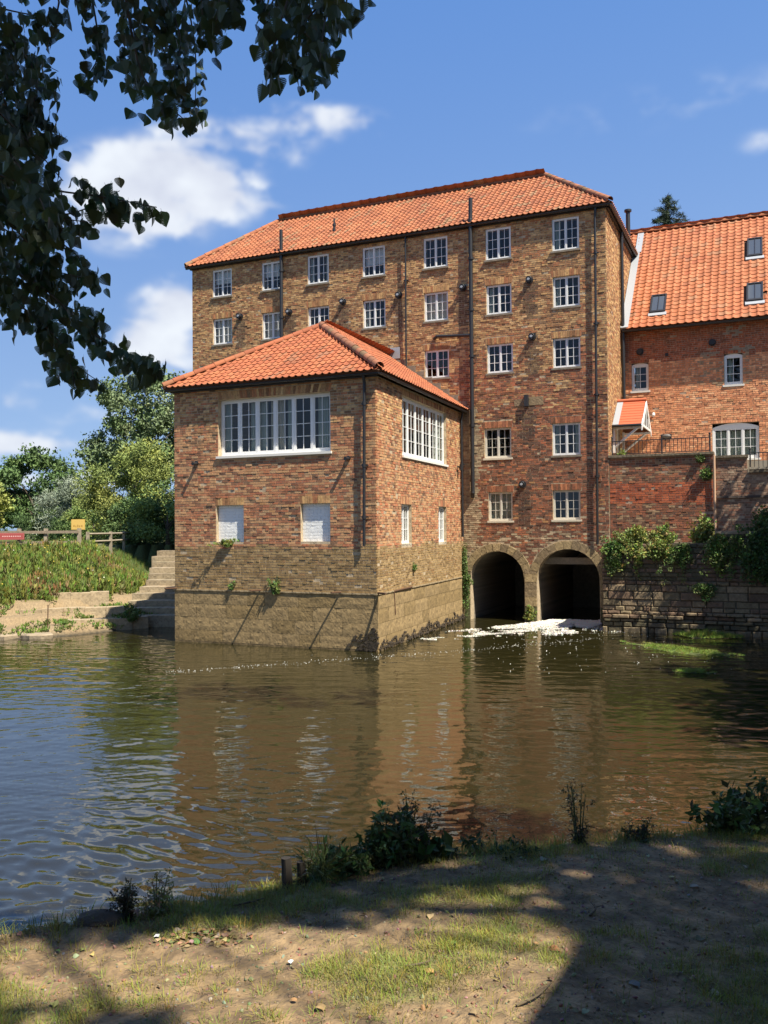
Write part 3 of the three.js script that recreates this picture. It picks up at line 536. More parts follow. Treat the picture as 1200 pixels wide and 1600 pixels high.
// ---------------------------------------------------------------- 2. the wing standing in the pool
const annex = millThing('river_annex', 'low square brick wing standing in the pool with hipped tile roof', 'building', -8.63, 0, 4.7);
{
  const u0 = -12.2, u1 = -5.07, wF = 9.4, top = 8.02;
  const BIG = [-10.51, -6.55, 5.87, 7.65], PAN = [[-10.6, -9.59, 3.18, 4.33], [-7.57, -6.58, 3.19, 4.33]];
  const palAnn = brickMix([lin('#b58a61'), lin('#a98a68'), lin('#a86b4a'), lin('#96583c'), lin('#86533d'), lin('#b58a61'), lin('#75503f'), lin('#ab6040'), lin('#a67a55'), lin('#66503f')], [3.4, 3, 4, 2.4, 2.6, 3.4, 1.6, 1.4, 3.6, 0.8]);
  const palLit = palAnn;
  const palSilt = brickMix([lin('#8f7650'), lin('#81683f'), lin('#9a8158'), lin('#715a3a'), lin('#86643f')], [4, 3, 3, 2, 1]);
  const palSiltR = palSilt;
  const col = (pal, silt) => (x, y, R) => {
    const n = fbm(x * 0.5, y * 0.7, silt === palSilt ? 2 : 7, 4), n2 = fbm(x * 1.6, y * 1.6, 5, 3);
    let p = y < 3.02 + n * 0.25 + (R() - 0.5) * 0.1 ? silt : pal; if (p === pal && y > 6.6 + n * 2 && R() < 0.55) p = palTan;
    let c = jitter(p(clamp(R() + n2 * 0.3, 0, 0.999)), R, 0.22); if (p === pal && n2 > 0.16 && R() < 0.4) c = mix3(c, [0.04, 0.03, 0.024], 0.5);
    return c;
  };
  const siltMortar = M.mortar;
  const front = makeWall(annex, 'front_wall', [0, 0, wF], 0, rectPath(u0, u1 - 0.03, -1.3, top), [rectPath(BIG[0], BIG[1], BIG[2], BIG[3]), ...PAN.map((p) => rectPath(...p))], 0.42, siltMortar);
  layBricks(front, { seed: 41, x0: u0, x1: u1 + 0.004, y0: 1.68, y1: top, H: 0.08, colour: col(palAnn, palSilt), single: 300, near: (b) => Math.hypot(b.x0 + 7.4, (b.y0 - 4.9) * 1.6), 
    holes: [rectHole(BIG[0], BIG[1], BIG[2] - 0.09, BIG[3] + 0.26), ...PAN.map((p) => rectHole(p[0], p[1], p[2], p[3] + 0.24))],
    arches: [[BIG[0], BIG[1], BIG[3], 0.26], ...PAN.map((p) => [p[0] - 0.02, p[1] + 0.02, p[3], 0.24])], archColour: (x, y, R) => jitter((y > 7 ? palTan : palTan)(R() * 0.9), R, 0.3) });
  const LR = Math.hypot(0.53, 9.4), rt = Math.PI / 2 + 0.0563;
  const RB = [2.32, 7.2, 5.86, 7.76], RS = [[2.15, 3.15, 3.08, 4.32], [6.12, 7.1, 3.05, 4.32]];
  const right = makeWall(annex, 'side_wall', [u1, 0, wF], rt, rectPath(0.045, LR - 0.05, -1.3, top), [rectPath(...RB), ...RS.map((p) => rectPath(...p))], 0.42, siltMortar);
  layBricks(right, { seed: 42, x0: 0.012, x1: LR - 0.02, y0: 1.68, y1: top, H: 0.08, colour: col(palLit, palSiltR),
    holes: [rectHole(RB[0], RB[1], RB[2] - 0.09, RB[3] + 0.2), ...RS.map((p) => rectHole(p[0], p[1], p[2] - 0.09, p[3] + 0.24))], arches: [[RB[0], RB[1], RB[3], 0.2], ...RS.map((p) => [p[0] - 0.04, p[1] + 0.04, p[3], 0.24])] });
  partAt(annex, 'gable_wall', boxGeo(u0, u0 + 0.4, -1.3, top, 0.02, wF - 0.42), M.mortar);
  partAt(annex, 'inner_floor', boxGeo(u0 + 0.4, u1 - 1, 4.9, 5.05, 0.1, wF - 0.45), M.inside);
  partAt(annex, 'ceiling', boxGeo(u0 + 0.4, u1 - 0.95, 7.86, 7.98, 0.1, wF - 0.45), M.inside);
  partAt(annex, 'partition_wall', boxGeo(u0 + 0.4, u1 - 1, 5.05, 7.86, 4.2, 4.3), M.inside);  // unseen, keeps the room behind the panes dim
  // stone base: big worn blocks under a thin ledge
  const R = rng(52);
  const blocks = (wall, x0, x1, dim) => {
    let y = -0.5; const hs = [0.55, 0.36, 0.4, 0.42, 0.42];
    for (const h of hs) {
      let x = x0 - R() * 0.4;
      while (x < x1) {
        const w = 0.55 + R() * 0.75, a = Math.max(x, x0), b = Math.min(x + w, x1 + 0.03); x += w; if (b - a < 0.08) { continue; }
        const n = 4, m2 = 3, g = new GB(), cc = jitter(R() < 0.7 ? dim[0] : dim[1], R, 0.12), z0 = 0.02 + R() * 0.008, e = 0.004, P = (i, j) => { const s = i / n, t = j / m2, ed = (i === 0 || j === 0 || i === n || j === m2) ? -0.005 : 0; return [mix(a + e, b - e, s), mix(y + e, y + h - e, t), z0 + ed + 0.012 * n3((a + s) * 4.1, (y + t) * 4.3, 2)]; };
        const wet = y < -0.1 ? 0.5 : 1;
        for (let i = 0; i < n; i++) for (let j = 0; j < m2; j++) { const s = wet * (0.95 + 0.1 * R()); g.quad(P(i, j), P(i + 1, j), P(i + 1, j + 1), P(i, j + 1), cc.map((v) => v * s)); }
        g.box(a + e, b - e, y + e, y + h - e, -0.05, z0 - 0.02, cc, true);
        part(wall, 'stone_block', g.geo(), M.stone);
      }
      y += h;
    }
    part(wall, 'ledge', new GB().box(x0 - 0.02, x1 + 0.03, 1.645, 1.685, -0.02, 0.05, [0.36, 0.27, 0.15]).geo(), M.stone);
  };
  const blockTone = [lin('#9a8259'), lin('#8d764d')]; blocks(front, u0, u1, blockTone); blocks(right, 0.03, LR - 0.03, blockTone);
  // dark tide marks of weed and wet along the foot of the side wall
  { const g = new GB(); for (let i = 0; i < 420; i++) { const x = 0.05 + R() * (LR - 0.15), top2 = 0.1 + 0.28 * clamp(0.4 + 1.6 * n3(x * 1.3, 4.2), 0, 1), y = 0.02 + R() * top2, s = 0.02 + 0.05 * R(), z = 0.052 + 0.012 * R(); g.hex([[x - s, y, z], [x + s * 0.2, y - s * 0.5, z], [x + s, y + s * 0.3, z], [x, y + s * 0.8, z]], [[x - s, y, 0.0], [x + s * 0.2, y - s * 0.5, 0.0], [x + s, y + s * 0.3, 0.0], [x, y + s * 0.8, 0.0]], jitter([0.05, 0.035, 0.02], R, 0.6)); } part(right, 'weed_line', g.geo(), M.stone).userData.kind = 'stuff'; }
  { const g = new GB(); for (let i = 0; i < 90; i++) { const q = R(), x = u1 - 0.75 * q * R() * 1.6, y = 0.02 + R() * 0.75 * (1 - q * 0.8), s = 0.02 + 0.06 * R(), z = 0.055 + 0.012 * R(); g.hex([[x - s, y, z], [x + s * 0.2, y - s * 0.5, z], [x + s, y + s * 0.3, z], [x, y + s * 0.8, z]], [[x - s, y, 0.0], [x + s * 0.2, y - s * 0.5, 0.0], [x + s, y + s * 0.3, 0.0], [x, y + s * 0.8, 0.0]], jitter([0.045, 0.033, 0.02], R, 0.6)); } part(front, 'weed_line', g.geo(), M.stone).userData.kind = 'stuff'; }
  // white-painted blind openings
  for (const p of PAN) {
    const g = new GB(), n = 12; for (let i = 0; i < n; i++) { const h = (p[3] - p[2]) / n, w = (p[1] - p[0]) / 4; for (let k = -1; k < 5; k++) { const a = clamp(p[0] + k * w + (i % 2) * w / 2, p[0], p[1]), b = clamp(a + w, p[0], p[1]); if (b - a > 0.02 && p[0] + k * w + (i % 2) * w / 2 < p[1]) g.box(Math.max(a, p[0]) + 0.003, b - 0.003, p[2] + i * h + 0.003, p[2] + (i + 1) * h - 0.003, -0.26, -0.125 + 0.006 * R(), [1, 1, 1]); } }
    g.box(p[0], p[1], p[2], p[3], -0.3, -0.134, [1, 1, 1]); partAt(annex, 'blocked_opening', g.geo(false).translate(0, 0, wF), M.panel);
  }
  // windows
  const W1 = BIG[1] - BIG[0], H1 = BIG[3] - BIG[2], cw = W1 / 12, dr = (i, j, m) => [-W1 / 2 + i * cw + 0.02, -W1 / 2 + j * cw - 0.02, 0.05, H1 - 0.05, m, 1];
  onWall(front, makeWindow(W1 - 0.01, H1 - 0.01, 6, 2, 4, { frame: 0.06, stile: 0.05, drapes: [dr(0.1, 1, M.curtain), dr(3, 5, M.curtain), dr(5.2, 6.7, M.blind), dr(7, 8, M.curtain), dr(10.2, 12, M.curtain)], sillMat: M.whiteSill, sillOut: 0.24 }), (BIG[0] + BIG[1]) / 2, BIG[2] + 0.005, -0.17);
  const W2 = RB[1] - RB[0], H2 = RB[3] - RB[2];
  onWall(right, makeWindow(W2 - 0.01, H2 - 0.01, 6, 2, 4, { frame: 0.06, stile: 0.05, drapes: [[-W2 / 2 + 0.1, -W2 / 2 + 0.9, 0.05, H2 - 0.05, M.curtain, 1], [W2 / 2 - 0.9, W2 / 2 - 0.1, 0.05, H2 - 0.05, M.curtain, 1]], sillMat: M.whiteSill, sillOut: 0.16 }), (RB[0] + RB[1]) / 2, RB[2] + 0.005, -0.1);
  for (const p of RS) onWall(right, makeWindow(p[1] - p[0] - 0.01, p[3] - p[2] - 0.01, 2, 2, 3, { mat: M.white, sillMat: M.cream, drapes: [[-0.4, 0.4, 0.1, 1.1, M.blind]] }), (p[0] + p[1]) / 2, p[2] + 0.005, -0.1);
  // roof
  const e = 0.24, ye = 8.12, yr = 10.52, A = [u0 - e, ye, wF + e], B = [u1 + e, ye, wF + e], Bk = [-5.6 + e, ye, 0.03], Ak = [u0 - e, ye, 0.03], X = [-8.66, yr, 5.9], Y = [-8.75, yr, 0.03];
  roofSlope(annex, 'roof_slope', A, B, X, X, { seed: 81, colour: orange3, single: 300, pw: 0.225, gauge: 0.265, near: (a, b) => b + Math.abs(a - 3.8) * 0.1 });
  roofSlope(annex, 'roof_slope', B, Bk, Y, X, { seed: 82, colour: orange3, single: 60, pw: 0.225, gauge: 0.265, near: (a, b) => a + b });
  roofSlope(annex, 'roof_slope', Ak, A, X, Y, { seed: 83, colour: orange3, pw: 0.3, gauge: 0.4 });
  const lift = (p) => [p[0], p[1] + 0.05, p[2]];
  ridgeTiles(annex, 'hip_tile', lift(B), X, { colour: mossy, seed: 5, up: 0.04, r: 0.13 });
  ridgeTiles(annex, 'hip_tile', lift(A), X, { colour: orange3, seed: 6, up: 0.03 });
  ridgeTiles(annex, 'ridge_tile', X, Y, { colour: mossy, seed: 7, up: 0.06 });
  partAt(annex, 'lead_flashing', new GB().box(-9.4, -8.2, 10.4, 10.85, 0.012, 0.05, [1, 1, 1]).geo(false), M.lead);
  { const g = new GB(); for (let i = 0; i < 9; i++) { const a = i / 9, b = (i + 1) / 9; g.box(mix(-8.6, -5.4, a), mix(-8.6, -5.4, b), mix(10.5, 8.15, b) - 0.05, mix(10.5, 8.15, a) + 0.08, 0.013, 0.035, [1, 1, 1]); } partAt(annex, 'stepped_flashing', g.geo(false), M.sill); }
  partAt(annex, 'eaves_board', boxesGeo([[u0 - 0.05, u1 + 0.1, 7.97, 8.1, wF + 0.012, wF + 0.13]]), M.black);
  partAt(annex, 'gutter', gutterGeo([u0 - 0.2, 8.05, wF + 0.22], [u1 + 0.22, 8.05, wF + 0.22], 0.055), M.black);
  partAt(annex, 'gutter', gutterGeo([u1 + 0.22, 8.05, wF + 0.2], [-5.6 + 0.22, 8.05, 0.1], 0.055), M.black);
  partAt(annex, 'downpipe', pipeGeo([[-5.36, 8.02, wF + 0.22], [-5.37, 7.8, wF + 0.12], [-5.42, 3.06, wF + 0.12]], 0.045, [[-5.38, 7.2, wF + 0.12], [-5.4, 5.4, wF + 0.12], [-5.41, 3.9, wF + 0.12]]), M.black);
  partAt(annex, 'downpipe', pipeGeo([[-5.42, 8.0, 0.45], [-5.5, 7.7, 0.4], [-5.5, 3.2, 0.36]], 0.045, [[-5.5, 6, 0.38]]), M.black);
  for (const [u, y] of [[-11.32, 5.69], [-5.95, 5.64]]) partAt(annex, 'wall_lamp', merged([cylGeo([u, y, wF], [u, y, wF + 0.06], 0.07, 12), cylGeo([u, y - 0.02, wF + 0.06], [u, y - 0.03, wF + 0.24], 0.055, 12)]), M.black);
  { const l = new THREE.Group(); l.name = 'wall_lamp'; onWall(right, l, 8.6, 5.9, 0); part(l, 'arm', cylGeo([0, 0, 0], [0, -0.05, 0.16], 0.03), M.black); part(l, 'head', merged([cylGeo([0, 0.06, 0.18], [0, -0.14, 0.16], 0.08, 12)]), M.black); }
  // rusty iron pins along the ledge
  for (const u of [-8.98, -6.24, -12.12]) partAt(annex, 'iron_pin', cylGeo([u, 1.7, wF - 0.02], [u, 1.73, wF + 0.62], 0.028, 6), M.rust);
  partAt(annex, 'iron_pin', cylGeo([u1 - 0.06, 1.7, wF - 0.1], [u1 + 0.42, 1.72, wF + 0.35], 0.03, 6), M.rust);
  { const l = new THREE.Group(); l.name = 'iron_bracket'; onWall(right, l, 2.2, 1.66, 0); part(l, 'arm', merged([cylGeo([-0.9, 0, 0.03], [0.75, 0.02, 0.06], 0.03, 6), cylGeo([-0.85, 0, 0.03], [-0.75, -0.72, 0.03], 0.022, 6)]), M.rust); }
}

// ---------------------------------------------------------------- 3. the red brick house joined to the mill
const house = millThing('brick_house', 'red brick house right of the mill with steep pantile roof and three rooflights', 'house', 5, 5.6, -8);
{
  const uR = 11, top = 11.45, wv = -3.5;
  const palH = brickMix([lin('#c07c58'), lin('#cb8a62'), lin('#b5714c'), lin('#cf9870'), lin('#a4664a'), lin('#8f6850'), lin('#d6a680')], [5, 5, 4, 3, 2.4, 1.0, 1.4]);
  const palEaveShade = brickMix([lin('#96502f'), lin('#8a4a33'), lin('#a45a3a'), lin('#7b4632'), lin('#6a4638')], [4, 4, 3, 3, 1.6]);  // darker brick tones that paint the shade band under the eaves
  const wins = [[0.37, 1.02, 8.94, 10.06], [3.82, 4.48, 8.94, 10.14], [3.36, 5.02, 6.1, 7.48], [7.0, 7.66, 8.94, 10.1], [7.0, 8.6, 6.1, 7.46]];
  const wall = makeWall(house, 'facade_wall', [0, 0, wv], 0, rectPath(0.01, uR, 5.4, top), wins.map((p) => rectPath(...p)), 0.4, M.mortarRed);
  layBricks(wall, { seed: 51, x0: 0.03, x1: uR, y0: 5.5, y1: top, single: 200, near: (b) => Math.hypot(b.x0 - 3, b.y0 - 8),
    colour: (x, y, R) => { const n = fbm(x * 0.6, y * 0.9, 6, 4), p = y > 10.05 + n * 0.5 ? palEaveShade : palH; let c = jitter(p(clamp(R() + n * 0.5, 0, 0.999)), R, 0.16).map((v) => v * 1.12); if (Math.abs(y - 11.0) < 0.16 && x > 3.9 && x < 4.5 && R() < 0.7) c = [0.34, 0.27, 0.2]; if (x > 2.9 && x < 4.9 && Math.abs(y - 10.3) < 0.1 && R() < 0.6) c = [0.33, 0.25, 0.17]; if (((x > 2.95 && x < 3.8) || (x > 4.5 && x < 4.7)) && y > 8.9 && y < 10.2 && R() < 0.35) c = [0.4, 0.27, 0.16]; return c; },
    holes: wins.map((p, i) => rectHole(p[0], p[1], p[2] - 0.08, p[3] + 0.12)), arches: wins.map((p) => [p[0] - 0.03, p[1] + 0.03, p[3], 0.12]) });
  wins.forEach((p, i) => {
    const w = p[1] - p[0], h = p[3] - p[2], big = w > 1;
    onWall(wall, makeWindow(w - 0.01, h - 0.01, big ? 3 : 1, 2, 3, { arch: big ? 0.16 : 0.07, frame: big ? 0.07 : 0.06, stile: 0.035, sillMat: M.whiteSill, sillOut: 0.1, drapes: big ? [[-w / 2 + 0.1, -0.3, 0.08, h - 0.3, M.curtain, 1], [-0.24, 0.26, 0.08, h - 0.3, M.curtain, 1], [0.3, w / 2 - 0.1, 0.08, h - 0.3, M.curtain, 1]] : [[-0.2, -0.03, 0.1, h - 0.15, M.curtain, 1]] }), (p[0] + p[1]) / 2, p[2] + 0.005, -0.06);
  });
  partAt(house, 'gable_wall', boxGeo(uR - 0.4, uR, 2.6, top, -12.5, wv - 0.4), M.mortarRed);
  partAt(house, 'rear_wall', boxGeo(0.02, uR - 0.4, 2.6, top, -12.5, -12.1), M.mortarRed);
  partAt(house, 'party_wall', boxGeo(0.02, 0.3, 2.6, top, -12.1, -7.1), M.mortarRed);
  for (const y of [5.75, 8.3, 11.3]) partAt(house, 'floor_slab', boxGeo(0.3, uR - 0.4, y - 0.1, y, -12.1, wv - 0.41), M.inside);
  partAt(house, 'partition_wall', boxGeo(0.3, uR - 0.4, 5.75, 11.2, -6.6, -6.5), M.inside);  // unseen, keeps the rooms behind the panes dim
  // roof: 46 degree pantiles
  const A = [-0.6, 11.38, -3.03], B = [uR + 0.2, 11.38, -3.03], C = [uR + 0.2, 16.68, -8.03], D = [-0.6, 16.68, -8.03], sl = Math.hypot(5.3, 5.0);
  const inVal = (v) => v / sl * 5.0;                  // how far back a point up the slope lies
  const LIGHTS = [[1.69, 2.28, 0.80, 2.0], [5.25, 5.84, 4.1, 5.46], [5.25, 5.84, 0.9, 2.1]];   // along the slope from A
  const slope = roofSlope(house, 'roof_slope', A, B, C, D, { seed: 91, colour: orange2, single: 300, pw: 0.285, gauge: 0.262, near: (a, b) => Math.hypot(a - 3.2, b - 3), left: (y) => (3.03 + inVal(y) < 7.25 ? 0.86 : 0.0), skip: (a, b) => LIGHTS.some((l) => a > l[0] && a < l[1] && b > l[2] - 0.12 && b < l[3]) });
  roofSlope(house, 'roof_slope', [uR + 0.2, 11.38, -13], [-0.6, 11.38, -13], D, C, { seed: 92, colour: orange2, pw: 0.5, gauge: 0.5, upFrom: D });
  ridgeTiles(house, 'ridge_tile', D, C, { colour: orange2, seed: 8, up: 0.05, r: 0.12 });
  part(slope, 'lead_flashing', new GB().box(0.63, 0.92, 0.0, 5.7, 0.0, 0.075, [1, 1, 1]).geo(false), M.lead);
  part(slope, 'lead_flashing', new GB().box(0.72, 0.98, 5.6, sl - 0.05, 0.0, 0.08, [1, 1, 1]).geo(false), M.lead);
  for (const [a0, a1, b0, b1] of LIGHTS) {
    const g = new THREE.Group(); g.name = 'rooflight';
    g.position.copy(V3((a0 + a1) / 2, b0, 0).applyQuaternion(slope.quaternion).add(slope.position)); g.quaternion.copy(slope.quaternion); house.add(g);
    const w = a1 - a0, h = b1 - b0;
    part(g, 'frame', boxesGeo([[-w / 2, -w / 2 + 0.06, 0, h, -0.05, 0.14], [w / 2 - 0.06, w / 2, 0, h, -0.05, 0.14], [-w / 2 + 0.06, w / 2 - 0.06, 0, 0.09, -0.05, 0.139], [-w / 2 + 0.06, w / 2 - 0.06, h - 0.07, h, -0.05, 0.139]]), M.black);
    part(g, 'glazing_bar', boxGeo(-0.014, 0.014, 0.09, h - 0.07, 0.085, 0.125), M.black);
    for (const s of [-1, 1]) part(g, 'pane', boxGeo(Math.min(s * 0.014, s * (w / 2 - 0.06)), Math.max(s * 0.014, s * (w / 2 - 0.06)), 0.09, h - 0.07, 0.085, 0.1), M.roofGlass || (M.roofGlass = new THREE.MeshPhysicalMaterial({ color: rgb(0.07, 0.08, 0.09), roughness: 0.04, ior: 1.5, clearcoat: 1 })));
    part(g, 'apron', boxGeo(-w / 2 - 0.05, w / 2 + 0.05, -0.2, -0.004, 0.02, 0.09), M.lead);
  }
  partAt(house, 'gutter', gutterGeo([0.1, 11.3, -3.0], [uR + 0.2, 11.3, -3.0], 0.06), M.black);
  partAt(house, 'soffit', boxGeo(0.05, uR, 11.32, 11.36, -3.49, -3.08), M.black);
  for (const [u, y] of [[0.7, 10.5], [3.41, 10.62]]) partAt(house, 'flue_vent', merged([cylGeo([u, y, wv], [u, y, wv + 0.14], 0.1, 14), cylGeo([u, y, wv], [u, y, wv + 0.03], 0.14, 14)]), M.iron);
  partAt(house, 'air_vent', boxGeo(1.66, 1.78, 10.24, 10.36, wv, wv + 0.03), M.iron);
  { const l = new THREE.Group(); l.name = 'bulkhead_lamp'; onWall(wall, l, 1.68, 7.08, 0); const s = new THREE.SphereGeometry(1, 14, 8); s.scale(0.17, 0.085, 0.1); s.translate(0, 0, 0.07); part(l, 'cover', s, M.lampGrey || (M.lampGrey = std([0.12, 0.11, 0.1], 0.5))); part(l, 'base', boxGeo(-0.17, 0.17, -0.09, 0.09, 0, 0.05), M.black); }
  { const l = new THREE.Group(); l.name = 'sensor_lamp'; onWall(wall, l, 1.2, 7.98, 0); part(l, 'head', cylGeo([0, 0.02, 0.06], [0, -0.08, 0.16], 0.055, 10), M.white); part(l, 'arm', cylGeo([0, 0, 0], [0, 0, 0.08], 0.02), M.black); }
}

// ---------------------------------------------------------------- terrace behind its walls
structure('terrace', (() => { const g = new GB(); const q = (u, y, w) => W3(u, y, w); const c = [[0.02, -3.48], [11, -3.48], [11, -0.5], [0.02, -0.5]]; g.hex(c.map(([u, w]) => q(u, 5.8, w)).reverse(), c.map(([u, w]) => q(u, 2.5, w)).reverse(), [1, 1, 1], false); return g.geo(false); })(), std([0.3, 0.27, 0.22], 0.9), 'paved terrace in front of the brick house');

const terrWall = millThing('terrace_wall', 'weathered patched brick terrace wall right of the mill with a stone coping', 'wall', 4, 2.6, 0);
{
  const pts = [[0.01, 2.6], [11, 2.6], [11, 5.36], [4.66, 5.36], [4.66, 5.9], [3.58, 5.9], [3.58, 6.05], [0.01, 6.05]];
  const core = makeWall(terrWall, 'wall_core', [0, 0, -0.03], 0, pts, [], 0.46, M.mortarRed);
  const palO = brickMix([lin('#a04f2c'), lin('#b05a33'), lin('#8f4529'), lin('#9c5a3a'), lin('#7a4030')], [4, 3, 3, 2, 1.4]), palM = brickMix([lin('#7d4a36'), lin('#94543b'), lin('#5f4437'), lin('#8a7259'), lin('#a0603f'), lin('#45362e'), lin('#a58c6c')], [4, 3, 3, 2.2, 2, 1.4, 1.2]), palG = brickMix([lin('#8a6f5f'), lin('#7b5d50'), lin('#9a8070'), lin('#94604a'), lin('#6a5348'), lin('#ab9a88')], [3, 3, 3, 3, 2, 1.4]);
  layBricks(core, { seed: 55, x0: 0.02, x1: (y) => 11, y0: 2.65, y1: 6.04, H: 0.082, single: 300, near: (b) => Math.hypot(b.x0 - 1.8, b.y0 - 4.6),
    holes: [(a, b) => (b > 5.37 ? [4.66, 12] : null), (a, b) => (b > 5.91 ? [3.58, 4.7] : null)],
    colour: (x, y, R) => { const n = fbm(x * 0.9, y * 1.2, 3, 3); let p = x > 3.6 ? palG : y > 4.35 + 0.15 * n && y < 5.12 + 0.15 * n ? palO : palM; return jitter(p(clamp(R() + n * 0.4, 0, 0.999)), R, 0.2); } });
  const R = rng(5), cop = (u0, u1, y) => { let u = u0; while (u < u1 - 0.05) { const w = Math.min(0.55 + 0.4 * R(), u1 - u); partAt(terrWall, 'coping_stone', new GB().box(u + 0.004, u + w - 0.004, y, y + 0.08 + 0.015 * R(), -0.52, 0.05 + 0.02 * R(), jitter([0.19, 0.15, 0.1], R, 0.4)).geo(), M.stone); u += w; } };
  cop(-0.02, 3.6, 6.052); cop(3.61, 4.7, 5.902); cop(4.71, 11, 5.362);
  partAt(terrWall, 'pipe', pipeGeo([[3.6, 6.02, 0.06], [3.6, 3.3, 0.06]], 0.045, []), std([0.52, 0.33, 0.21], 0.6));
  partAt(terrWall, 'string_course', new GB().box(3.66, 11, 4.5, 4.58, -0.03, 0.03, [0.1, 0.075, 0.06]).geo(), M.stone);
  partAt(terrWall, 'window_sill_slab', new GB().box(4.7, 5.5, 5.47, 5.55, -0.45, 0.0, [0.4, 0.34, 0.25]).geo(), M.stone);
}
function railing(label, u0, u1, y, w, h, group) {
  const t = millThing('railing', label, 'railing', (u0 + u1) / 2, y, w, group);
  partAt(t, 'top_rail', boxGeo(u0, u1, y + h - 0.03, y + h, w - 0.02, w + 0.02), M.iron); partAt(t, 'bottom_rail', boxGeo(u0, u1, y + 0.05, y + 0.075, w - 0.015, w + 0.015), M.iron);
  const n = Math.round((u1 - u0) / 0.135); for (let i = 0; i <= n; i++) { const u = mix(u0, u1, i / n), post = i % 13 === 0 || i === n; partAt(t, post ? 'post' : 'baluster', post ? merged([boxGeo(u - 0.025, u + 0.025, y - 0.02, y + h + 0.1, w - 0.025, w + 0.025), new THREE.SphereGeometry(0.04, 8, 6).translate(u, y + h + 0.13, w)]) : cylGeo([u, y + 0.06, w], [u, y + h - 0.01, w], 0.011, 5), M.iron); }
}
railing('long black iron railing on the terrace wall between mill and wide window', 0.08, 3.45, 6.14, -0.28, 0.54, 'terrace railings');
railing('short black iron railing on the low terrace wall before the wide window', 4.75, 9.4, 5.45, -0.25, 0.62, 'terrace railings');

// ---------------------------------------------------------------- stone river wall below the terrace
const riverWall = millThing('stone_river_wall', 'low mossy rubble stone wall along the pool under the terrace wall', 'wall', 4, -1, 1);
{
  const core = makeWall(riverWall, 'wall_core', [0, 0, 2.0], 0, [[0.06, -1.2], [11, -1.2], [11, 3.28], [3.7, 3.28], [3.7, 2.98], [0.06, 2.98]], [], 1.95, std([0.13, 0.1, 0.06], 0.95, { map: grainMap }));
  const R = rng(66); let y = -0.45;
  while (y < 3.2) {
    const h = y < 0.75 ? 0.11 + 0.13 * R() : y < 1.5 ? 0.2 + 0.12 * R() : 0.13 + 0.08 * R(); let x = 0.06 - R() * 0.3;
    while (x < 9) {
      const w = y < 0.75 ? 0.2 + 0.38 * R() : y < 1.5 ? 0.35 + 0.5 * R() : 0.25 + 0.3 * R(), a = Math.max(x, 0.06), b = x + w; x = b; if (b - a < 0.08) continue;
      if (y + h > 2.98 && a < 3.7) continue; if (y + h > 3.3) continue;
      const z = (y < 0.6 ? 0.04 + 0.14 * R() : 0.02 + 0.05 * R()), e = 0.012, g = new GB(), jx = () => (R() - 0.5) * 0.03, pal = y < 0.4 ? [[0.15, 0.125, 0.07], [0.22, 0.17, 0.1]] : y < 1.6 ? [[0.24, 0.185, 0.105], [0.3, 0.22, 0.13], [0.2, 0.13, 0.08]] : [[0.12, 0.1, 0.055], [0.17, 0.135, 0.08], [0.2, 0.13, 0.085]];
      const c = jitter(pal[Math.floor(R() * pal.length)], R, 0.4), ch = 0.03;
      const f = [[a + e + ch + jx(), y + e + ch * 0.6], [b - e - ch + jx(), y + e + ch * 0.6 + jx() * 0.5], [b - e - ch + jx(), y + h - e - ch * 0.6], [a + e + ch + jx(), y + h - e - ch * 0.6 + jx() * 0.5]].map(([p, q]) => [p, q, z]), bk = [[a + e, y + e], [b - e, y + e], [b - e, y + h - e], [a + e, y + h - e]].map(([p, q]) => [p, q, -0.03]), md = bk.map(([p, q]) => [p, q, z - 0.03]);
      g.hex(f, md, c); g.hex(md, bk, c);
      part(core, 'stone', g.geo(), M.stone);
    }
    y += h;
  }
  for (let u = 3.7; u < 9;) { const w = 0.6 + 0.5 * R(); partAt(riverWall, 'coping_stone', new GB().box(u + 0.004, u + w - 0.004, 3.282, 3.37, -0.02, 2.06, jitter([0.3, 0.24, 0.16], R, 0.3)).geo(), M.stone); u += w; }
}

// ---------------------------------------------------------------- steps, stones and terraces on the far bank
const steps = thing('stone_steps', 'worn flight of stone steps climbing from the river beside the brick wing', 'steps', [-8.3, 0, -32.4]);
{
  const R = rng(18);
  for (let i = 0; i < 11; i++) {
    const z = -0.0 - i * 0.66, y1 = 0.42 + i * 0.222, xl = -0.95 - i * 0.075 - R() * 0.25 - (i < 4 ? 0.25 : 0), xr = 1.6 + 0.3 * i * 0.2, n = 5, g = new GB(), c = jitter([0.34, 0.27, 0.17], R, 0.25);
    const P = (k, f, yy) => [mix(xl, xr, k / n), yy + 0.025 * n3(i * 3.3, k * 1.7, f), z + f + 0.04 * n3(i * 2.1, k * 2.3, 5)];
    for (let k = 0; k < n; k++) { g.quad(P(k, 0, y1 - 0.5), P(k + 1, 0, y1 - 0.5), P(k + 1, 0, y1), P(k, 0, y1), c); g.quad(P(k, 0, y1), P(k + 1, 0, y1), P(k + 1, -0.9, y1), P(k, -0.9, y1), c.map((v) => v * (0.95 + 0.1 * R()))); }
    g.quad(P(0, -0.9, y1 - 0.5), P(0, 0, y1 - 0.5), P(0, 0, y1), P(0, -0.9, y1), c);
    part(steps, 'step', g.geo(), M.stone);
  }
}
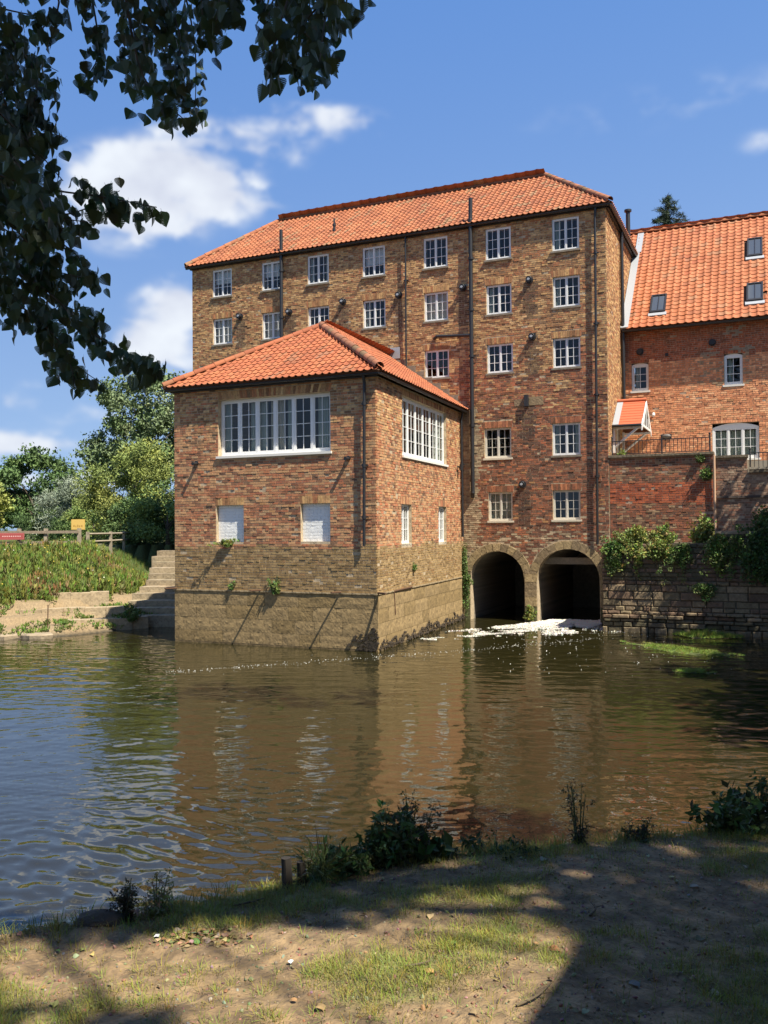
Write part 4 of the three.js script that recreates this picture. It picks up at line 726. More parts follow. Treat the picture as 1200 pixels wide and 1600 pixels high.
function slabStone(label, x, z, w, d, turn, seed, y) {
  const R = rng(seed), t = thing('flat_stone', label, 'stone', [x, y ?? ground(x, z), z], turn, 'flat stones at the river edge'), n = 9, g = new GB(), c = [0.33, 0.26, 0.17], pts = [], h = 0.16;
  for (let i = 0; i < n; i++) { const a = i / n * 6.283; const k = 0.8 + 0.35 * R(); pts.push([Math.cos(a) * w / 2 * k, Math.sin(a) * d / 2 * k]); }
  for (let i = 0; i < n; i++) { const [ax, az] = pts[i], [bx, bz] = pts[(i + 1) % n]; g.tri([0, h, 0], [bx * 0.9, h - 0.01, bz * 0.9], [ax * 0.9, h - 0.01, az * 0.9], c); g.quad([ax * 0.9, h - 0.01, az * 0.9], [bx * 0.9, h - 0.01, bz * 0.9], [bx, h - 0.05, bz], [ax, h - 0.05, az], c); g.quad([ax, h - 0.05, az], [bx, h - 0.05, bz], [bx * 0.95, -0.2, bz * 0.95], [ax * 0.95, -0.2, az * 0.95], c); }
  part(t, 'stone', g.geo(), M.stone);
}
slabStone('smaller flat stone slab at the far waterline, on the left edge', -12.7, -29.3, 1.1, 0.8, 0.2, 3, 0.0);
slabStone('larger flat stone slab at the far waterline beside the thin rusty rod', -11.75, -29.5, 1.3, 0.9, -0.3, 4, 0.0);
{ const t = thing('rusty_rod', 'thin rusty rod standing upright at the far waterline', 'rod', [-11.55, 0.1, -30.1]); part(t, 'rod', cylGeo([0, -0.2, 0], [0.02, 0.95, 0], 0.018, 6), M.rust); }
// worn sandstone kerbs of the landing terraces
{ const kerbs = [['long pale stone kerb of the upper landing, left of the steps', -13.2, -31.75, -9.6, -32.75, 0.74, 0.3], ['pale stone kerb of the lower landing next to the water', -11.2, -30.75, -8.6, -32.0, 0.42, 0.28], ['cracked pale stone kerb below the flower bank', -13.9, -32.75, -10.6, -33.8, 1.2, 0.5]];
  kerbs.forEach(([label, xa, za, xb, zb, y, h], i) => { const t = thing('landing_kerb', label, 'kerb', [(xa + xb) / 2, y - h, (za + zb) / 2], 0, 'stone kerbs of the landing'), n = 5, R = rng(90 + i), ox = (xa + xb) / 2, oz = (za + zb) / 2, dx = xb - xa, dz = zb - za, L = Math.hypot(dx, dz), nx = -dz / L, nz = dx / L;
    for (let k = 0; k < n; k++) { const a = (k + 0.006) / n, b = (k + 0.994) / n, hh = h + 0.05 * (R() - 0.5), D = 0.55, of = 0.07 * (R() - 0.5), c = jitter([0.40, 0.31, 0.19], R, 0.22), g = new GB(), Q = (s, y2, f) => [xa + dx * s - ox + nx * f, y2, za + dz * s - oz + nz * f]; const f = [Q(b, -0.3, of), Q(a, -0.3, of), Q(a, hh, of), Q(b, hh, of)], bk = [Q(b, -0.3, of - D), Q(a, -0.3, of - D), Q(a, hh, of - D), Q(b, hh, of - D)]; if (nz < 0) { f.reverse(); bk.reverse(); } g.hex(f, bk, c, false); part(t, 'kerb_stone', g.geo(), M.stone); } });
}
// ---------------------------------------------------------------- post-and-rail fence and signs by the path
const wood = std([0.30, 0.235, 0.16], 0.9, { map: grainMap }), wood2 = std([0.36, 0.30, 0.21], 0.9, { map: grainMap });
{
  const t = thing('wooden_fence', 'weathered two-rail wooden fence along the path on the far bank', 'fence', [-14.6, 2.7, -38]);
  const xs = [-21.0, -19.3, -17.6, -15.8, -14.64, -13.2].map((x) => x + 14.6), gy = (x) => 0.1 + 0.0 * x;
  for (const x of xs) part(t, 'post', boxGeo(x - 0.07, x + 0.07, -0.4, 0.98, -0.07, 0.07), wood2);
  for (let i = 0; i + 1 < xs.length; i++) { part(t, 'rail', new GB().box(xs[i], xs[i + 1] - 0.006, 0.76, 0.88, 0.072, 0.13).geo(false), wood); part(t, 'rail', new GB().box(xs[i], xs[i + 1] - 0.006, 0.32, 0.43, 0.072, 0.13).geo(false), wood); }
  const t2 = thing('wooden_fence', 'paler low fence beyond the path, running back towards the steps', 'fence', [-13.2, 2.8, -43]);
  const P2 = [[0.1, 4.2], [0.3, 1.6], [0.0, -1.5], [-0.3, -4], [1.6, -4.6], [3.6, -5.0]]; for (const [x, z] of P2) part(t2, 'post', boxGeo(x - 0.06, x + 0.06, -0.4, 0.72, z - 0.06, z + 0.06), wood2);
  for (let i = 0; i + 1 < P2.length; i++) for (const y of [0.62, 0.28]) part(t2, 'rail', cylGeo([P2[i][0], y, P2[i][1]], [P2[i + 1][0], y, P2[i + 1][1]], 0.045, 6), wood2);
}
function textTex(w, h, draw) { const c = document.createElement('canvas'); c.width = w; c.height = h; draw(c.getContext('2d'), w, h); const t = new THREE.CanvasTexture(c); t.colorSpace = THREE.SRGBColorSpace; return t; }
{
  const t = thing('warning_sign', 'yellow warning board on a post behind the wooden fence', 'sign', [-13.45, 2.75, -38.6]);
  part(t, 'post', boxGeo(-0.05, 0.05, -0.3, 0.95, -0.05, 0.0), wood);
  part(t, 'board', boxGeo(-0.3, 0.3, 0.86, 1.32, 0.0, 0.03), std('#c9a54e', 0.6));
  const face = part(t, 'print', new THREE.PlaneGeometry(0.58, 0.44), std('#ffffff', 0.6, { map: textTex(128, 96, (x, w, h) => { x.fillStyle = '#d0ad5c'; x.fillRect(0, 0, w, h); x.fillStyle = '#a8843c'; for (const [a, b, c2, d] of [[18, 52, 14, 20], [38, 58, 10, 16], [56, 50, 12, 24], [74, 56, 12, 18], [94, 54, 14, 18]]) x.fillRect(a, b, c2, d); }) })); face.position.set(0, 1.09, 0.034);
  const s = thing('red_notice', 'red notice board with white lettering fixed to the fence at the left edge', 'sign', [-16.05, 3.35, -37.8]);
  part(s, 'board', boxGeo(-0.55, 0.55, -0.15, 0.15, -0.02, 0.0), std('#96423f', 0.6));
  const f2 = part(s, 'print', new THREE.PlaneGeometry(1.08, 0.28), std('#ffffff', 0.6, { map: textTex(256, 64, (x, w, h) => { x.fillStyle = '#a04a46'; x.fillRect(0, 0, w, h); x.strokeStyle = '#b87a74'; x.lineWidth = 3; x.strokeRect(5, 5, w - 10, h - 10); x.fillStyle = '#d8aea8'; for (let i = 0; i < 9; i++) x.fillRect(34 + i * 22, 26, 14, 10); }) })); f2.position.set(0, 0, 0.004);
}
// ---------------------------------------------------------------- the house behind the viewer that throws the straight shadow
{
  const P = [3.9, -1.55], e1 = [-0.475, 0.88], e2 = [0.88, 0.475], H = 6.05, t = thing('unseen_bank_house', 'unseen brick house on the near bank behind the viewer, placed to throw the straight shadow', 'house', [P[0], 1.8, P[1]]);
  const Q = (a, b, y) => [e1[0] * a + e2[0] * b, y, e1[1] * a + e2[1] * b], g = new GB(), wallQ = (a, b) => g.quad([a[0], -0.5, a[2]], [b[0], -0.5, b[2]], [b[0], H, b[2]], [a[0], H, a[2]], [1, 1, 1]);
  const c = [Q(0.15, 0.15, 0), Q(0.15, 7, 0), Q(9, 7, 0), Q(9, 0.15, 0)]; wallQ(c[3], c[0]); wallQ(c[0], c[1]); wallQ(c[1], c[2]); wallQ(c[2], c[3]); part(t, 'wall', g.geo(false), std([0.3, 0.16, 0.1], 0.9, { map: grainMap }));
  const r = new GB(), a = Q(0, 0, H), b = Q(0, 7.2, H), d = Q(9.2, 7.2, H), e = Q(9.2, 0, H), x = Q(3.4, 3.6, H + 2.6), y = Q(5.8, 3.6, H + 2.6); r.quad(e, a, x, y); r.tri(a, b, x); r.quad(b, d, y, x); r.tri(d, e, y); r.quad(a, e, d, b); part(t, 'roof', r.geo(false), std([0.35, 0.12, 0.06], 0.85));
}

// ================================================================ VEGETATION
camera.updateMatrixWorld(true);
const at = (px, py, d) => V3((px - 600) / FPX * d, -(py - 800) / FPX * d, -d).applyMatrix4(camera.matrixWorld);   // a point d metres ahead
const bark = std([0.085, 0.065, 0.045], 0.95, { bumpMap: grainBump, bumpScale: 0.03 }), barkPale = std([0.16, 0.14, 0.11], 0.95), stemMat = std([0.09, 0.10, 0.03], 0.9), twigMat = std([0.10, 0.075, 0.045], 0.9);
function leafMat(t = 0.35, r = 0.7) { return new THREE.MeshPhysicalMaterial({ color: rgb(1, 1, 1), roughness: r, transmission: t, thickness: 0, ior: 1.35 }); }
const LM = { leaf: std([1, 1, 1], 0.75), soft: leafMat(0.25, 0.8), gloss: std([1, 1, 1], 0.42), grass: leafMat(0.3, 0.8) };
// one leaf as faces in GB: base at p, axis a (length), side s, normal n
function leafFaces(g, p, a, s, n, len, wid, shape = 0.42, fold = 0.12) {
  const P = (t, w, f) => [p.x + a.x * len * t + s.x * wid * w + n.x * wid * f, p.y + a.y * len * t + s.y * wid * w + n.y * wid * f, p.z + a.z * len * t + s.z * wid * w + n.z * wid * f];
  const b = P(0, 0, 0), l = P(shape, -0.5, fold), r = P(shape, 0.5, fold), m = P(shape, 0, 0), t = P(1, 0, -fold * 0.6);
  g.tri(b, r, m); g.tri(b, m, l); g.tri(m, r, t); g.tri(m, t, l);
}
function sprigGeo(seed, n, len, wid, spread, up = 0.2) {
  const R = rng(seed), g = new GB();
  for (let i = 0; i < n; i++) { const a = V3(R() - 0.5, R() - 0.5 + up, R() - 0.5).normalize(), q = V3(R() - 0.5, R() - 0.5, R() - 0.5).normalize(), s = a.clone().cross(q).normalize(), nn = s.clone().cross(a), p = V3(R() - 0.5, R() - 0.5, R() - 0.5).multiplyScalar(spread); leafFaces(g, p, a, s, nn, len * (0.7 + 0.6 * R()), wid * (0.7 + 0.6 * R())); }
  return g.geo(false);
}
const SPR = { broad: sprigGeo(1, 7, 0.20, 0.13, 0.34), small: sprigGeo(2, 9, 0.13, 0.07, 0.3), willow: sprigGeo(3, 9, 0.22, 0.035, 0.3, -0.1), needle: sprigGeo(4, 12, 0.24, 0.03, 0.12, -0.1), weed: sprigGeo(5, 7, 0.12, 0.05, 0.13, 0.5), ivy: sprigGeo(6, 8, 0.065, 0.06, 0.14, -0.1), poplar: sprigGeo(7, 6, 0.085, 0.075, 0.2, -0.5) };
const dm = new THREE.Object3D();
function scatter(parent, name, geo, mat, list, kind) {      // list of [x, y, z, scale, colour, tilt?]
  const m = new THREE.InstancedMesh(geo, mat, list.length), R = rng(list.length + 7), c = new THREE.Color();
  list.forEach(([x, y, z, s, col, up], i) => { dm.position.set(x, y, z); dm.rotation.set(up ? (R() - 0.5) * up : R() * 6.28, R() * 6.28, up ? (R() - 0.5) * up : R() * 6.28); if (Array.isArray(s)) dm.scale.set(...s); else dm.scale.setScalar(s); dm.updateMatrix(); m.setMatrixAt(i, dm.matrix); m.setColorAt(i, c.setRGB(...col)); });
  m.name = name; m.castShadow = m.receiveShadow = true; if (kind) m.userData.kind = kind; parent.add(m); return m;
}
const gauss = (R) => (R() + R() + R() + R() - 2) * 0.87;
function crownList(R, blobs, per, pal, size, o = {}) {      // leaf sprigs gathered in clumps through each blob's volume
  const L = [];
  for (const [cx, cy, cz, rx, ry, rz, n] of blobs) for (let k = 0; k < n; k++) {
    let d; do { d = [R() * 2 - 1, R() * 2 - 1, R() * 2 - 1]; } while (d[0] ** 2 + d[1] ** 2 + d[2] ** 2 > 1); const q = Math.hypot(...d) || 1, f = Math.pow(q, o.shell ?? 0.45) / q; d = d.map((v) => v * f);
    const x = cx + d[0] * rx, y = cy + d[1] * ry, z = cz + d[2] * rz, cr = (o.clump || 0.22) * (rx + ry) / 2 * (0.6 + 0.8 * R()), c0 = pal[Math.floor(R() * pal.length)], s0 = 0.8 + 0.4 * R();
    for (let i = 0; i < per; i++) { const s = s0 * (0.75 + 0.5 * R()); L.push([x + gauss(R) * cr, y + gauss(R) * cr * (o.flat || 0.75) - (o.droop || 0) * R() * cr, z + gauss(R) * cr, size * (0.7 + 0.6 * R()), c0.map((v) => v * s)]); }
  }
  return L;
}
function tree(name, label, category, x, z, o) {
  const R = rng(o.seed), y0 = ground(x, z), t = thing(name, label, category, [x, y0, z], 0, o.group), gs = [taperGeo([[0, -0.3, 0], [0.1 * R(), o.h * 0.35, 0.1], [0.2 * (R() - 0.5), o.h * 0.8, 0]], o.r, o.r * 0.2, 9)];
  for (const b of o.blobs) for (let k = 0; k < 3; k++) { const h0 = o.h * (0.2 + 0.3 * R()), e = [b[0] + (R() - 0.5) * b[3], b[1] + (R() - 0.3) * b[4] * 0.8, b[2] + (R() - 0.5) * b[5]]; gs.push(taperGeo([[0, h0, 0], [e[0] * 0.45, mix(h0, e[1], 0.6), e[2] * 0.45], e], o.r * 0.4, o.r * 0.06, 6)); }
  part(t, 'trunk', merged(gs), o.bark || bark);
  scatter(t, 'crown', o.leaf || SPR.broad, o.mat || LM.leaf, crownList(R, o.blobs, o.per, o.pal, o.size, o), 'stuff');
  return t;
}
const G0 = { dark: [[0.030, 0.055, 0.014], [0.04, 0.07, 0.018], [0.05, 0.08, 0.02]], mid: [[0.06, 0.095, 0.02], [0.075, 0.11, 0.026], [0.05, 0.08, 0.02]], yellow: [[0.11, 0.13, 0.028], [0.13, 0.14, 0.03], [0.085, 0.11, 0.026]], silver: [[0.15, 0.18, 0.13], [0.19, 0.22, 0.16], [0.12, 0.15, 0.10]], grey: [[0.07, 0.095, 0.04], [0.09, 0.11, 0.05], [0.055, 0.08, 0.03]] };
const G = Object.fromEntries(Object.entries(G0).map(([k, p]) => [k, p.map((c) => c.map((v) => v * (k === 'silver' ? 1.4 : 2.0)))]));
// far bank, left
tree('ash_tree', 'tall open grey-green tree behind the round bush, left of the mill', 'tree', -17.0, -62, { seed: 201, h: 11, r: 0.28, per: 44, size: 1.25, pal: G.grey, clump: 0.3, shell: 0.6, group: 'trees on the far bank', blobs: [[0, 9.2, 0, 3.0, 2.8, 3, 26], [2.6, 7.4, 0, 2.4, 2.4, 2.2, 16], [-2.4, 6.6, 0, 1.9, 2.1, 2, 13], [0.4, 5.2, 0, 3.4, 2.2, 2.6, 18]] });
tree('round_bush', 'rounded yellow-green bushy tree beside the steps, left of the brick wing', 'tree', -14.3, -50, { seed: 202, h: 4.2, r: 0.2, per: 60, size: 1.0, pal: G.yellow, clump: 0.26, leaf: SPR.small, group: 'trees on the far bank', blobs: [[0, 3.2, 0, 2.3, 2.5, 2.2, 44], [1.6, 2.0, 0.6, 1.5, 1.7, 1.4, 18], [-1.3, 1.6, 0.4, 1.4, 1.5, 1.3, 16]] });
tree('dense_tree', 'dense dark green tree on the far left skyline', 'tree', -31.5, -80, { seed: 203, h: 6, r: 0.3, per: 60, size: 1.5, pal: G.dark, clump: 0.24, group: 'trees on the far bank', blobs: [[0, 4.6, 0, 3.6, 3.2, 3, 42], [-3.6, 4.0, 0, 2.6, 3.0, 2.4, 24], [3.2, 3.2, 0, 2.2, 2.3, 2.2, 18]] });
tree('silver_willow', 'silvery leaved willow between the dark trees and the round bush', 'tree', -21.4, -60, { seed: 204, h: 3.4, r: 0.16, per: 46, size: 1.2, pal: G.silver, leaf: SPR.willow, clump: 0.28, droop: 0.9, group: 'trees on the far bank', blobs: [[0, 2.6, 0, 2.0, 1.8, 1.7, 34], [1.8, 1.8, 0, 1.4, 1.3, 1.3, 14]] });
tree('hedge_tree', 'small yellowing tree low behind the fence under the willow', 'tree', -19.2, -56, { seed: 205, h: 2, r: 0.1, per: 40, size: 0.9, pal: G.yellow, leaf: SPR.small, clump: 0.3, group: 'trees on the far bank', blobs: [[0, 1.5, 0, 1.3, 1.3, 1.2, 20]] });
tree('field_tree', 'yellow-green tree cut by the left edge of the picture', 'tree', -26.6, -58, { seed: 206, h: 3.6, r: 0.16, per: 46, size: 1.2, pal: G.yellow, clump: 0.26, group: 'trees on the far bank', blobs: [[0, 2.5, 0, 1.7, 2.0, 1.6, 26]] });
{ const spots = [[-26, -66, 1.8, 'low dark hedge bush at the left edge behind the fence'], [-23, -62, 1.6, 'low hedge bush under the silvery willow'], [-20, -57, 1.5, 'low hedge bush right of the yellow sign'], [-17.6, -53, 1.5, 'low hedge bush at the left foot of the round bush'], [-13.2, -47, 1.7, 'dark hedge bush above the steps'], [-11.2, -45.5, 1.9, 'dark hedge bush against the brick wing above the steps'], [-10.2, -50, 3.6, 'tall dark bush half hidden by the brick wing'], [-40, -84, 4.2, 'broad dark tree far off at the left edge']];
  spots.forEach(([x, z, s, label], i) => tree('hedge_bush', label, 'bush', x, z, { seed: 220 + i, h: s, r: 0.08 * s, per: 46, size: 0.75 + 0.15 * s, pal: i % 2 ? G.mid : G.dark, leaf: SPR.small, clump: 0.26, group: 'hedge bushes behind the fence', blobs: [[0, s * 0.62, 0, s * 1.05, s * 0.75, s * 0.8, 22]] })); }
structure('far_woods', (() => { const g = new GB(), R = rng(9); for (let i = 0; i < 90; i++) { const x = -330 + i * 8; const h = 9 + 5 * R(), z = -300 - 20 * R(); for (let k = 0; k < 14; k++) { const a = x + gauss(R) * 8, b = 2 + R() * h, s = 2 + 2 * R(); g.tri([a - s, b - s * 0.4, z + gauss(R) * 3], [a + s, b - s * 0.5, z + gauss(R) * 3], [a + gauss(R) * s, b + s, z + gauss(R) * 3], [1, 1, 1]); } } return g.geo(false); })(), std([0.04, 0.06, 0.02], 0.95), 'line of distant woods').userData.kind = 'stuff';
// conifer behind the house
{ const R = rng(301), x = 19.7, z = -60, y0 = 2.8, H = 23.5, t = thing('conifer_tree', 'dark pointed conifer rising behind the ridge of the brick house', 'tree', [x, y0, z]), L = [], gs = [taperGeo([[0, -0.3, 0], [0.05, H * 0.5, 0], [0, H, 0]], 0.4, 0.03, 7)];
  for (let i = 0; i < 150; i++) { const f = i / 150, y = H * (0.45 + 0.55 * f), rr = 0.1 + Math.min((1 - f) * 11, 4) * (0.55 + 0.55 * R()), a = i * 2.4 + R(), n = Math.ceil(rr / 0.14); for (let k = 1; k <= n; k++) { const q = k / n * rr; for (let j = 0; j < 3; j++) L.push([Math.cos(a) * q + gauss(R) * 0.14, y - q * 0.32 + 0.12 * q * q * 0.3 + gauss(R) * 0.1, Math.sin(a) * q + gauss(R) * 0.14, 0.7 + 0.5 * R(), [0.022, 0.042, 0.016].map((v) => v * (0.7 + 0.7 * R()))]); } if (i % 2) gs.push(cylGeo([0, y, 0], [Math.cos(a) * rr, y - rr * 0.2, Math.sin(a) * rr], 0.03, 4)); }
  part(t, 'trunk', merged(gs), bark); scatter(t, 'crown', SPR.needle, LM.leaf, L, 'stuff'); }
// right bank, mostly outside the picture; they shade the wall and the right of the pool
[[15.6, -24.5, 9.5, 'leafy tree on the right bank above the river wall'], [14.2, -17.5, 8.5, 'leafy tree on the right bank beside the pool'], [13.2, -11.5, 9, 'leafy tree on the right bank near the viewer']].forEach(([x, z, h, label], i) => tree('bank_tree', label, 'tree', x, z, { seed: 310 + i, h, r: 0.22, per: 40, size: 1.25, pal: G.mid, clump: 0.25, group: 'trees on the right bank', blobs: [[0, h * 0.62, 0, 3.1, h * 0.32, 3.1, 34], [-1.2, h * 0.42, 0.5, 2.2, 1.8, 2.4, 14]] }));
// unseen trees behind the viewer, placed to darken what the panes mirror
[[-9, 20, 12], [-2, 27, 14], [9, 24, 13], [19, 18, 12], [-19, 16, 13], [27, 6, 12]].forEach(([x, z, h], i) => tree('bank_tree', ['broad tree behind the viewer, out of the picture', 'tallest tree behind the viewer, out of the picture', 'second tree behind the house on the near bank, out of the picture', 'right-hand tree behind the house on the near bank, out of the picture', 'left-hand tree behind the viewer, out of the picture', 'tree far right of the viewer, out of the picture'][i], 'tree', x, z, { seed: 330 + i, h, r: 0.3, per: 30, size: 2.2, pal: G.dark, clump: 0.26, group: 'unseen trees that darken the panes', blobs: [[0, h * 0.6, 0, 4.6, h * 0.4, 4.6, 36]] }));

// ---------------------------------------------------------------- the flower bank on the left and the growth round the landing
{
  const R = rng(401), L = [], F = [], S = [], Rd = [];
  for (let i = 0; i < 9000; i++) { const x = -24 + R() * 15.6, z = -31 - R() * 8.2, [d, k] = shore(x, z); if (k !== 'far' || d < 3.3 + 0.5 * n3(x * 0.7, z * 0.7) || d > 8.2 - 1.2 * clamp((-12.5 - x) / 3, -0.4, 1)) continue; if (x > -9.9 - (-z - 32.4) * 0.075 && z < -31.6) continue;
    const y = ground(x, z), h = 0.42 + 0.5 * R() * (0.6 + 0.8 * n3(x * 0.5, z * 0.5, 1)), n = fbm(x * 0.5, z * 0.5, 2, 3), r = R(); let c = n > 0.16 && r < 0.4 ? [0.22, 0.15, 0.05] : r < 0.45 ? [0.20, 0.24, 0.04] : r < 0.85 ? [0.13, 0.19, 0.032] : [0.24, 0.22, 0.075]; c = c.map((v) => v * (0.75 + 0.5 * R()));
    for (let k2 = 0; k2 < 3; k2++) L.push([x + gauss(R) * 0.08, y + h * (k2 + 0.4) / 3, z + gauss(R) * 0.08, [0.7 + 0.4 * R(), 1.5 + 0.9 * R(), 0.7 + 0.4 * R()], c, 0.9]);
    if (R() < 0.05) F.push([x, y + h + 0.04, z, 0.014 + 0.02 * R(), R() < 0.6 ? [0.6, 0.45, 0.06] : [0.62, 0.6, 0.45], 0.6]);
    if (n > 0.1 && R() < 0.2) Rd.push([x, y + h * 0.9, z, [0.035, 0.16, 0.035], [0.24, 0.12, 0.05], 0.4]);
  }
  const t = thing('wildflower_bank', 'tall tangle of wild flowers and docks covering the far bank', 'wildflowers'); t.userData.kind = 'stuff';
  scatter(t, 'growth', SPR.weed, LM.soft, L, 'stuff'); scatter(t, 'flower', new THREE.IcosahedronGeometry(1, 0), LM.leaf, F, 'stuff'); scatter(t, 'seed_head', new THREE.OctahedronGeometry(1, 0), LM.leaf, Rd, 'stuff');
  // low plants on the terraces and at the water
  const Lo = []; for (let i = 0; i < 5200; i++) { const x = -16 + R() * 8.8, z = -28.5 - R() * 6, [d, k] = shore(x, z); if (k !== 'far' || d < 0.1 || d > 4.2) continue; const n = fbm(x * 0.9 + 4, z * 0.9, 5, 3); if (n < 0.08 - 0.18 * sstep(1.2, 0.3, d)) continue; if (x < -11.2 && d > 1.0 && d < 2.7 && R() < 0.8) continue; const c = (R() < 0.5 ? [0.17, 0.24, 0.035] : [0.11, 0.18, 0.03]).map((v) => v * (0.8 + 0.4 * R())); Lo.push([x, Math.max(ground(x, z), 0.02) + 0.05 + 0.1 * R(), z, 0.7 + 0.5 * R(), c, 1.2]); }
  const t2 = thing('bank_herbs', 'low green herbs between the landing stones', 'herbs'); t2.userData.kind = 'stuff'; scatter(t2, 'growth', SPR.weed, LM.soft, Lo, 'stuff');
  // lawn by the path
  const blade = new GB(); for (let k = 0; k < 6; k++) { const a = k * 1.05, c = Math.cos(a), s = Math.sin(a); blade.tri([c * 0.02 - s * 0.008, 0, s * 0.02 + c * 0.008], [c * 0.02 + s * 0.008, 0, s * 0.02 - c * 0.008], [c * 0.07, 0.16 + 0.03 * (k % 3), s * 0.07]); } SPR.tuft = blade.geo(false);
  const Gs = []; for (let i = 0; i < 9000; i++) { const x = -28 + R() * 18, z = -34 - R() * 11, [d, k] = shore(x, z); if (k !== 'far' || d < 4.5) continue; if (x < -11 && d > 8.5 && d < 9.9) continue; Gs.push([x, ground(x, z), z, 0.8 + 0.8 * R(), [0.15, 0.2, 0.04].map((v) => v * (0.7 + 0.6 * R())), 0.3]); }
  const t3 = thing('lawn_grass', 'short grass beside the path on the far bank', 'grass'); t3.userData.kind = 'stuff'; scatter(t3, 'blades', SPR.tuft, LM.soft, Gs, 'stuff');
}
function bush(name, label, category, x, y, z, n, r, leaf, pal, size, seed, group, o = {}) {   // a small plant: stems and leaves
  const R = rng(seed), t = thing(name, label, category, [x, y, z], 0, group), L = [], gs = [];
  for (let k = 0; k < n; k++) {
    const a = R() * 6.28, q = (o.round ? Math.sqrt(R()) : Math.abs(gauss(R)) * 1.15) * r[0], tip = [Math.cos(a) * q, r[1] * (o.round ? 0.35 + 0.65 * R() : 0.12 + 0.95 * Math.pow(R(), 1.5)) * (o.hang ? -1 : 1), Math.sin(a) * q * (r[2] ?? 1)], foot = [tip[0] * 0.25, 0, tip[2] * 0.25];
    if (gs.length < 26) gs.push(taperGeo([foot, [tip[0] * 0.6, tip[1] * 0.55, tip[2] * 0.6], tip], o.stem || 0.006, 0.002, 4));
    const m = o.per || 8; for (let i = 0; i < m; i++) { const f = o.bare ? mix(o.bare, 1, R()) : 0.15 + 0.85 * R(), c = pal[Math.floor(R() * pal.length)].map((v) => v * (0.7 + 0.6 * R())); L.push([mix(foot[0], tip[0], f) + gauss(R) * 0.04, tip[1] * f + gauss(R) * 0.03, mix(foot[2], tip[2], f) + gauss(R) * 0.04, size * (0.6 + 0.7 * R()), c]); }
  }
  part(t, 'stem', merged(gs), o.stemMat || stemMat); scatter(t, 'leaves', leaf, o.mat || LM.soft, L, 'stuff'); return t;
}
bush('landing_plant', 'dark leafy plant at the bottom of the stone steps', 'plant', -9.15, 0.35, -31.75, 40, [0.55, 0.5], SPR.weed, G.mid, 0.9, 411);
// plants on the walls, in the mill's frame
const wallPlant = (label, u, y, w, n, r, size, seed, o = {}, leaf = SPR.ivy, pal = G.mid) => { const [x, yy, z] = W3(u, y, w); return bush('wall_plant', label, 'wall plant', x, yy, z, n, r, leaf, pal, size, seed, 'plants rooted in the walls', o); };
wallPlant('ivy hanging at the left end of the river wall beside the arch', 0.5, 2.95, 2.12, 60, [0.42, 0.95, 0.3], 1.15, 421, { hang: true, per: 10 });
wallPlant('bright ivy sprawling over the river wall ledge near the arch', 1.15, 2.9, 1.8, 56, [0.55, 0.62, 0.6], 1.1, 422, { per: 9 }, SPR.ivy, G.yellow);
wallPlant('ivy trailing over the middle of the river wall', 2.05, 2.95, 2.1, 60, [0.6, 0.55, 0.3], 1.15, 423, { hang: true, per: 9 }, SPR.ivy, G.yellow);
wallPlant('upright leafy weeds on the middle of the river wall ledge', 2.1, 2.95, 1.7, 40, [0.6, 0.65, 0.5], 1.0, 424, { per: 9 }, SPR.weed, G.yellow);
wallPlant('large-leaved bright plant at the foot of the pale pipe', 3.35, 2.9, 1.2, 50, [0.5, 1.0, 0.5], 1.5, 425, { per: 9 }, SPR.ivy, G.yellow);
wallPlant('ivy draping down the right half of the river wall', 3.8, 3.2, 2.15, 60, [0.5, 1.25, 0.25], 1.1, 426, { hang: true, per: 8 });
wallPlant('small fern tuft halfway down the river wall', 3.35, 1.6, 2.1, 26, [0.4, 0.45, 0.3], 1.0, 427, { hang: true });
wallPlant('heavy dark ivy mass at the right end of the river wall', 5.15, 3.3, 2.15, 120, [0.75, 1.5, 0.35], 1.5, 428, { hang: true, per: 10 }, SPR.ivy, G.dark);
wallPlant('dark bush on top of the right end of the river wall', 5.4, 3.3, 1.7, 80, [0.8, 0.8, 0.6], 1.4, 429, { per: 9 }, SPR.ivy, G.dark);
wallPlant('straggling ivy runner along the foot of the patched terrace wall', 0.9, 3.0, 1.0, 70, [1.1, 0.45, 0.5], 1.0, 441, { per: 7 }, SPR.ivy, G.mid);
wallPlant('thin ivy strands hanging left of the fern tuft on the river wall', 2.7, 2.95, 2.1, 34, [0.9, 1.3, 0.15], 0.8, 442, { hang: true, per: 9 }, SPR.ivy, G.mid);
wallPlant('thin yellowish strands hanging beside the arch end of the river wall', 1.2, 2.95, 2.1, 30, [0.7, 1.1, 0.15], 0.75, 443, { hang: true, per: 8 }, SPR.weed, G.yellow);
wallPlant('bare trailing stems over the shaded right of the river wall', 4.4, 3.25, 2.12, 30, [0.7, 1.7, 0.15], 0.8, 444, { hang: true, per: 7 }, SPR.ivy, G.mid);
wallPlant('small round plant high on the terrace wall near the pale pipe', 3.35, 5.25, 0.02, 36, [0.24, 0.34, 0.5], 0.9, 430, { per: 7 });
wallPlant('little weed under the coping of the terrace wall', 3.15, 5.85, 0.02, 18, [0.2, 0.22, 0.4], 0.7, 431, { per: 6 });
wallPlant('yellow-green weed on the terrace beside the canopy post', 0.45, 6.1, -0.25, 18, [0.16, 0.26, 0.5], 0.7, 432, { per: 6 }, SPR.weed, G.yellow);
wallPlant('weed on the ledge of the brick wing front, left of centre', -8.44, 1.66, 9.46, 24, [0.2, 0.36, 0.5], 0.7, 433, { per: 6 }, SPR.weed, G.mid);
wallPlant('grass tuft under the left white blocked opening', -10.15, 3.1, 9.46, 40, [0.55, 0.16, 0.16], 0.55, 434, { per: 6 }, SPR.weed, G.yellow);
wallPlant('tiny sprout in the front of the brick wing under the left opening', -10.0, 1.72, 9.45, 8, [0.1, 0.2, 0.5], 0.5, 435, { per: 5 }, SPR.weed, G.mid);
